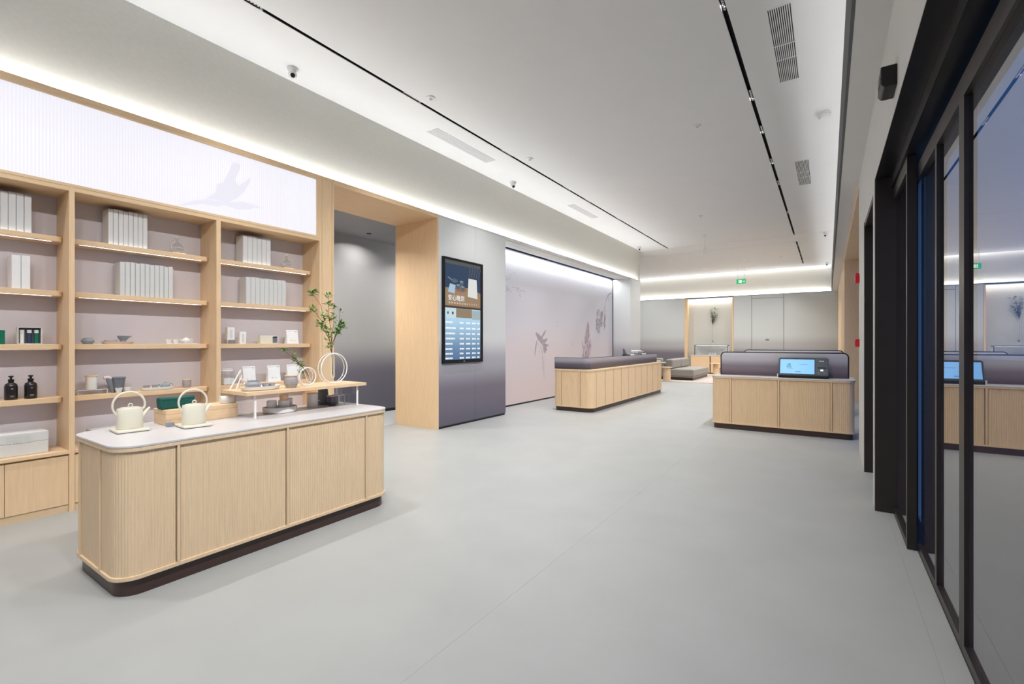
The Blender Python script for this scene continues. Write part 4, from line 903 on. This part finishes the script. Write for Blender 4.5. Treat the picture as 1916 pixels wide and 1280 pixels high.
def ring_vase(y, R, dy, label, slant):
    t = thing('ring_vase', label, 'vase', (-3.62, y, RT), 0)
    obj('ring', MB().ring((0, 0, R + .001), R - .008, (.008, .026), 'yz', 48, 4), ACRYL, t)
    obj('polished_edge_highlight', MB().ring((.021, 0, R + .001), R - .005, .005, 'yz', 48, 6).ring((-.021, 0, R + .001), R - .004, .0038, 'yz', 48, 6), ACRYE, t, smooth=True)  # white rims paint the bright look of the clear ring's edges
    a = [(0, dy + slant, 2 * R - .01), (0, dy + slant * .2, R * .7), (0, dy, R * .45)]
    obj('tube', MB().tube(a, .016, 12), CLEAR, t, smooth=True); obj('tube_edge_highlight', MB().tube([(0, p[1] - .016, p[2]) for p in a] + [(0, dy, R * .38)] + [(0, p[1] + .016, p[2]) for p in a[::-1]], .0028, 6), ACRYE, t, smooth=True)
    return t
ring_vase(2.56, .135, 0, 'large clear ring vase at the far end of the riser', 0)
ring_vase(2.305, .078, .03, 'small clear ring vase with slanted tube on the riser', -.045)
def branch(name, label, root, tips, leaf_mat, n_leaf, ls, spread=.03):
    """leafy branch: stems from root to tips, with small lance leaves in clusters"""
    t = thing(name, label, 'branch', root)
    R = Vector(root); sm = MB()
    lf = MB()
    for k, (pts, cl) in enumerate(tips):
        P_ = [Vector(p) - R for p in pts]
        m = len(P_); sm.tube(P_, [.0028 - .0014 * i / (m - 1) for i in range(m)], 6)
        for (fr, cnt) in cl:
            q = min(int(fr * (m - 1)), m - 2); c_ = P_[q].lerp(P_[q + 1], fr * (m - 1) - q)
            for j in range(int(cnt * 1.25)):
                az = random.uniform(0, 2 * PI); el = random.uniform(-.35, .9); d = Vector((math.cos(az) * math.cos(el), math.sin(az) * math.cos(el), math.sin(el)))
                s_ = c_ + Vector((random.uniform(-1, 1), random.uniform(-1, 1), random.uniform(-1, 1))) * spread * .6
                l = ls * random.uniform(.7, 1.25); sd_ = d.cross(Vector((random.uniform(-.3, .3), random.uniform(-.3, .3), 1))).normalized() * l * .22; up_ = sd_.cross(d).normalized() * l * .06
                lf.add([s_, s_ + d * l * .45 + sd_ - up_ * .2, s_ + d * l, s_ + d * l * .45 - sd_ - up_ * .2, s_ + d * l * .45 + up_ * -1.0], [(0, 1, 4), (1, 2, 4), (2, 3, 4), (3, 0, 4)])
    obj('stems', sm, STEM, t, smooth=True); o = obj('leaves', lf, leaf_mat, t); o['kind'] = 'stuff'
X_ = -3.62
random.seed(21)
branch('leafy_branch', 'tall green leafy branch rising from the large ring vase', (X_, 2.558, 1.12), [
    ([(X_, 2.558, 1.12), (X_, 2.55, 1.30), (X_, 2.52, 1.45), (X_ - .01, 2.48, 1.60), (X_, 2.44, 1.72), (X_, 2.35, 1.83)], [(.98, 26), (.62, 10), (.46, 14), (.38, 10)]),
    ([(X_, 2.55, 1.30), (X_ + .02, 2.535, 1.45), (X_ + .02, 2.51, 1.60), (X_ + .02, 2.50, 1.72), (X_ + .02, 2.503, 1.81)], [(.98, 14), (.8, 12), (.5, 16), (.62, 8)]),
    ([(X_ - .01, 2.50, 1.53), (X_, 2.43, 1.61), (X_, 2.36, 1.685)], [(.95, 18), (.6, 3)]),
    ([(X_, 2.535, 1.38), (X_ + .03, 2.545, 1.55), (X_ + .03, 2.545, 1.72)], [(.98, 10), (.7, 5)]),
    ([(X_, 2.545, 1.33), (X_ - .02, 2.60, 1.45), (X_ - .02, 2.65, 1.53), (X_, 2.67, 1.56)], [(.97, 26), (.75, 24), (.5, 10)]),
    ([(X_, 2.54, 1.36), (X_ + .02, 2.57, 1.46), (X_ + .02, 2.60, 1.50)], [(.95, 26), (.6, 10)]),
    ([(X_, 2.53, 1.42), (X_ - .02, 2.48, 1.52), (X_ - .02, 2.45, 1.56)], [(.95, 24), (.5, 12)]),
    ([(X_ - .02, 2.60, 1.45), (X_, 2.625, 1.58), (X_, 2.63, 1.68)], [(.97, 3), (.5, 3)]),
    ([(X_, 2.548, 1.31), (X_ + .01, 2.515, 1.38)], [(.95, 16)])], LEAF, 0, .044, .038)
branch('leafy_sprig', 'small green leafy sprig leaning from the small ring vase', (X_, 2.325, 1.12), [
    ([(X_, 2.325, 1.12), (X_, 2.28, 1.19), (X_, 2.20, 1.265), (X_, 2.10, 1.345)], [(.98, 16), (.62, 22), (.5, 22), (.4, 10), (.74, 5)]), ([(X_, 2.28, 1.19), (X_, 2.272, 1.165), (X_, 2.268, 1.15)], [(.9, 5)]), ([(X_, 2.20, 1.265), (X_, 2.18, 1.30), (X_, 2.185, 1.325)], [(.95, 6)])], LEAF, 0, .034, .024)
# under the riser
t = thing('round_tray', 'deep round white tray under the riser holding pale jars', 'tray', (-3.70, 2.125, TZ)); obj('dish', MB().lathe([(0, .006), (.125, .006), (.127, .042), (.133, .044), (.135, .038), (.130, .004), (.12, 0), (0, 0)][::-1], 36, sx=.8), WHITE, t, smooth=True); obj('rim', MB().ring((0, 0, .043), .130, .003, 'xy', 36, 6), WHITE, t, smooth=True).scale = (.8, 1, 1)
for x, y, r_, h, lb, lid__ in ((-3.70, 2.055, .037, .085, 'white jar at the near end of the round tray', False), (-3.67, 2.14, .042, .09, 'white jar with tall oak lid in the round tray', True), (-3.72, 2.205, .034, .09, 'white jar at the far end of the round tray', False)):
    t = thing('jar', lb, 'jar', (x, y, TZ + .0068), 0, 'white jars in the round tray'); obj('jar_body', MB().lathe([(0, 0), (r_ * .96, 0), (r_, .004), (r_, h), (0, h)], 24), WHITE, t, smooth=True)
    obj('lid', MB().lathe([(0, h + .0005), (r_ * (.75 if lid__ else .98), h + .0005), (r_ * (.8 if lid__ else .96), h + (.045 if lid__ else .008)), (0, h + (.046 if lid__ else .009))], 24), OAK if lid__ else WHITE, t, smooth=True)
t = thing('beaker', 'white cylindrical beaker with oak rim under the riser', 'cup', (-3.74, 2.44, TZ)); obj('beaker_wall', MB().lathe([(0, 0), (.044, 0), (.046, .004), (.046, .115), (.042, .115), (.042, .01), (0, .01)], 26), WHITE, t, smooth=True); obj('lid', MB().lathe([(0, .1155), (.047, .1155), (.047, .123), (0, .124)], 26), OAK, t, smooth=True)
t = thing('dark_vase', 'dark slate faceted vase under the riser', 'vase', (-3.83, 2.605, TZ)); obj('vase_body', MB().lathe([(0, 0), (.05, 0), (.056, .02), (.042, .135), (.036, .14), (0, .13)], 8), DKGREY, t); obj('rim', MB().ring((0, 0, .139), .036, .003, 'xy', 8, 6), BLACKM, t)
t = thing('dark_cup', 'dark mauve tapered cup edged in clear acrylic under the riser', 'cup', (-3.70, 2.61, TZ)); obj('cup_body', MB().lathe([(0, 0), (.034, 0), (.048, .03), (.048, .085), (0, .085)], 8), plain('dark_mauve', (96, 90, 102), .4, 0, .05, 20), t); obj('edge', MB().ring((0, 0, .0865), .047, .003, 'xy', 8, 6), ACRYE, t)
t = thing('acrylic_box', 'small clear acrylic frame stand beside the dark cup', 'stand', (-3.75, 2.71, TZ)); b = MB()
for x in (-.04, .04):
    for y in (-.035, .035): b.box(x - .003, x + .003, y - .003, y + .003, 0, .085)
    b.box(x - .003, x + .003, -.035, .035, .079, .085)
for y in (-.035, .035): b.box(-.04, .04, y - .003, y + .003, .079, .085)
obj('edges', b, ACRYE, t); obj('sheet', MB().box(-.037, .037, -.032, .032, .0792, .0815), ACRYL, t)
t = thing('glass_vial', 'tiny clear vial beside the white beaker', 'vial', (-3.80, 2.535, TZ)); obj('vial_wall', MB().lathe([(.014, 0), (.015, .003), (.015, .04), (.012, .045)], 14), CLEAR, t, smooth=True); obj('vial_rim', MB().ring((0, 0, .045), .0125, .002, 'xy', 14, 6).ring((0, 0, .003), .014, .002, 'xy', 14, 6), ACRYE, t, smooth=True)

# ------------------------------------------------------------------ things on the order counter
OZ = .8546
t = thing('cash_terminal', 'black cash terminal showing above the order counter screen', 'terminal', (-4.45, 12.0, OZ), math.radians(-62)); obj('base', MB().box(-.12, .12, -.10, .10, 0, .03), BLACKM, t, bevel=.006); obj('neck', MB().box(-.03, .03, -.02, .02, .03, .20), BLACKM, t)
obj('display', MB().slaby([(-.24, .25), (.24, .14), (.25, .25), (-.23, .38)], -.03, .01), BLACKM, t, bevel=.006); obj('printer', MB().box(.14, .26, -.1, .1, 0, .24), BLACKM, t, bevel=.01)
t = thing('paper_holder', 'white paper holder beside the cash terminal', 'holder', (-4.42, 12.32, OZ)); obj('holder_body', MB().box(-.08, .08, -.12, .12, 0, .215), WPLAST, t, bevel=.01); obj('paper', MB().box(-.06, .06, -.10, .10, .2152, .235), PAPER, t)
t = thing('water_urn', 'pale steel canister on the order counter', 'canister', (-4.42, 12.78, OZ)); obj('urn_body', MB().prism(rr(-.12, -.16, .12, .16, .05), 0, .30), STEEL, t, bevel=.02, seg=3); obj('lid', MB().prism(rr(-.11, -.15, .11, .15, .05), .3005, .33), WPLAST, t, bevel=.01)
t = thing('steel_teapot', 'steel teapot with black knob at the end of the order counter', 'teapot', (-4.38, 13.18, OZ))
obj('pot_body', MB().lathe([(0, 0), (.10, 0), (.13, .12), (.12, .2), (.08, .25), (0, .25)], 24), STEEL, t, smooth=True); obj('lid', MB().lathe([(0, .2505), (.085, .2505), (.06, .275), (0, .28)], 20), BLACKM, t, smooth=True); obj('knob', MB().lathe([(0, .2805), (.015, .2805), (.02, .31), (0, .315)], 12), BLACKM, t, smooth=True)
obj('spout', MB().tube([(0, .11, .14), (0, .17, .18), (0, .20, .24)], [.03, .02, .012], 10), STEEL, t, smooth=True); obj('handle', MB().ring((0, -.13, .14), .06, .01, 'yz', 16, 8, PI * .4, PI * 1.6), BLACKM, t, smooth=True)
tag(obj('wall_tap', MB().tube([(0, 0, 0), (0, 0, .28), (0, .05, .30), (0, .16, .30), (0, .17, .26)], .012, 8), STEEL, None, (-4.3, 13.0 - .42 + .30, OZ), smooth=True), 'slim steel tap between canister and teapot on the order counter', 'tap')

# ------------------------------------------------------------------ lounge
rg = tag(obj('rug', MB().box(-8.8, -2.2, 17.15, 22.2, .0004, .012), RUG), 'large beige rug under the lounge sofa', 'rug')
so = thing('sofa', 'grey upholstered sofa on a dark plinth in the lounge', 'sofa', (-4.62, 19.2, .0124))
obj('plinth', MB().box(-.72, .52, -1.22, 1.25, 0, .10), DARKW, so)
obj('seat_base', MB().box(-.80, .56, -1.28, 1.30, .1005, .135), SOFA, so, bevel=.01)
obj('seat_cushion', MB().box(-.46, .57, -1.29, 1.31, .136, .40), SOFA, so, bevel=.05, seg=4)
obj('back_frame', MB().box(-.80, -.47, -1.29, 1.31, .136, .62), SOFA, so, bevel=.04, seg=3)
obj('piping', MB().tube([(-.78, -1.296, .15), (-.78, -1.296, .605), (-.48, -1.296, .605), (-.48, -1.296, .15)], .010, 6), SOFAL, so)
obj('back_cushion', MB().box(-.47, -.20, -1.22, .02, .401, .76), SOFA, so, bevel=.06, seg=4); obj('back_cushion', MB().box(-.47, -.20, .05, 1.28, .401, .76), SOFA, so, bevel=.06, seg=4)
s2 = thing('sofa', 'second grey sofa half hidden behind the order counter end', 'sofa', (-6.25, 18.9, .0124)); obj('plinth', MB().box(-.52, .52, -.9, .9, 0, .10), DARKW, s2); obj('seat_cushion', MB().box(-.56, .56, -.95, .95, .101, .40), SOFA, s2, bevel=.05, seg=4); obj('back_cushion', MB().box(-.56, .56, .62, .95, .401, .74), SOFA, s2, bevel=.06, seg=4); obj('arm', MB().box(.24, .56, -.95, .61, .401, .66), SOFA, s2, bevel=.05, seg=4)
def side_table(x, y, z, h, r, rb, label):
    t = thing('side_table', label, 'side table', (x, y, z), 0, 'small round oak tables')
    obj('column', MB().lathe([(0, 0), (rb * 1.08, 0), (rb, h - .025), (0, h - .025)], 24), OAK, t, smooth=True); obj('table_top', MB().lathe([(0, h - .0245), (r * .95, h - .0245), (r, h - .012), (r * .98, h), (0, h)], 32), OAKY, t, smooth=True)
side_table(-4.86, 17.33, .0124, .50, .20, .125, 'round oak side table between order counter and sofa')
side_table(-3.86, 20.9, .0124, .53, .24, .10, 'round oak side table nearest the far cabinet')
side_table(-3.62, 21.4, .0124, .36, .28, .17, 'low round oak table before the far cabinet')
cb = thing('cabinet', 'oak cabinet with stone top in the far niche', 'cabinet', (-4.33, 22.46, 0))
obj('carcass', MB().box(-.82, .82, -.25, .28, .06, .80), OAK, cb); obj('plinth', MB().box(-.80, .80, -.23, .28, .0005, .059), DARKW, cb); obj('top', MB().box(-.84, .84, -.27, .28, .8005, .835), STONE, cb, bevel=.004)
for a, b_ in ((-.815, -.02), (.02, .815)): obj('door', MB().box(a, b_, -.272, -.251, .07, .79), OAK, cb)
obj('door_gap', MB().box(-.018, .018, -.262, -.2515, .07, .79), BRONZE, cb)
vc = thing('display_case', 'lit glass display case with black rail on the far cabinet', 'display case', (-4.33, 22.52, .8355))
obj('back_plate', MB().box(-.68, .68, .16, .17, 0, .43), WPLAST, vc); obj('rail', MB().box(-.70, .70, -.16, .17, .431, .455), BLACKM, vc); obj('front_glass', MB().box(-.68, .68, -.16, -.154, 0, .43), CLEAR, vc)
for x in (-.69, .69): obj('upright', MB().box(x - .01, x + .01, -.165, -.145, 0, .43), BLACKM, vc)
obj('led_strip', MB().box(-.66, .66, .02, .05, .424, .4305), LEDS, vc)
for k, x in enumerate((-.06, .04, .14)):
    t = thing('small_box', '%s small white box inside the far display case' % ORD[k], 'box', (-4.33 + x, 22.5, .836), 0, 'white boxes in the far display case'); obj('carton', MB().box(-.04, .04, -.04, .04, 0, .05), WHITE, t); obj('lid', MB().box(-.042, .042, -.042, .042, .0505, .10), WHITE, t)
random.seed(5)
tips = []
for k in range(11):
    a = random.uniform(-.3, .3); h = random.uniform(.35, .78); x0, y0, z0 = -4.366, 22.88, 2.2
    xe = x0 + (-.10 + .38 * k / 10) * (.7 + .3 * h); tips.append(([(x0, y0, z0), (x0 + (xe - x0) * .35, y0 - .02, z0 + h * .5), (xe, y0 - .03 + random.uniform(-.04, .02), z0 + h)], [(.98, 9), (.75, 7), (.55, 6), (.3, 5)]))
branch('wall_plant', 'green leafy stems in a slim wall tube in the far niche', (-4.366, 22.88, 2.2), tips, LEAFD, 0, .055, .05)
t = thing('wall_tube', 'slim clear tube vase hanging on the far niche panel', 'vase', (-4.366, 22.925, 1.48)); obj('glass_wall', MB().tube([(0, -.02, .02), (0, -.02, .80)], .018, 10), CLEAR, t, smooth=True); obj('clip', MB().lathe([(0, 0), (.025, 0), (.025, .03), (0, .03)], 12, (0, -.0, -.02)), STEEL, t); obj('tube_edge_highlight', MB().tube([(-.018, -.02, .02), (-.018, -.02, .8)], .004, 6).tube([(.018, -.02, .02), (.018, -.02, .8)], .004, 6), ACRYE, t)
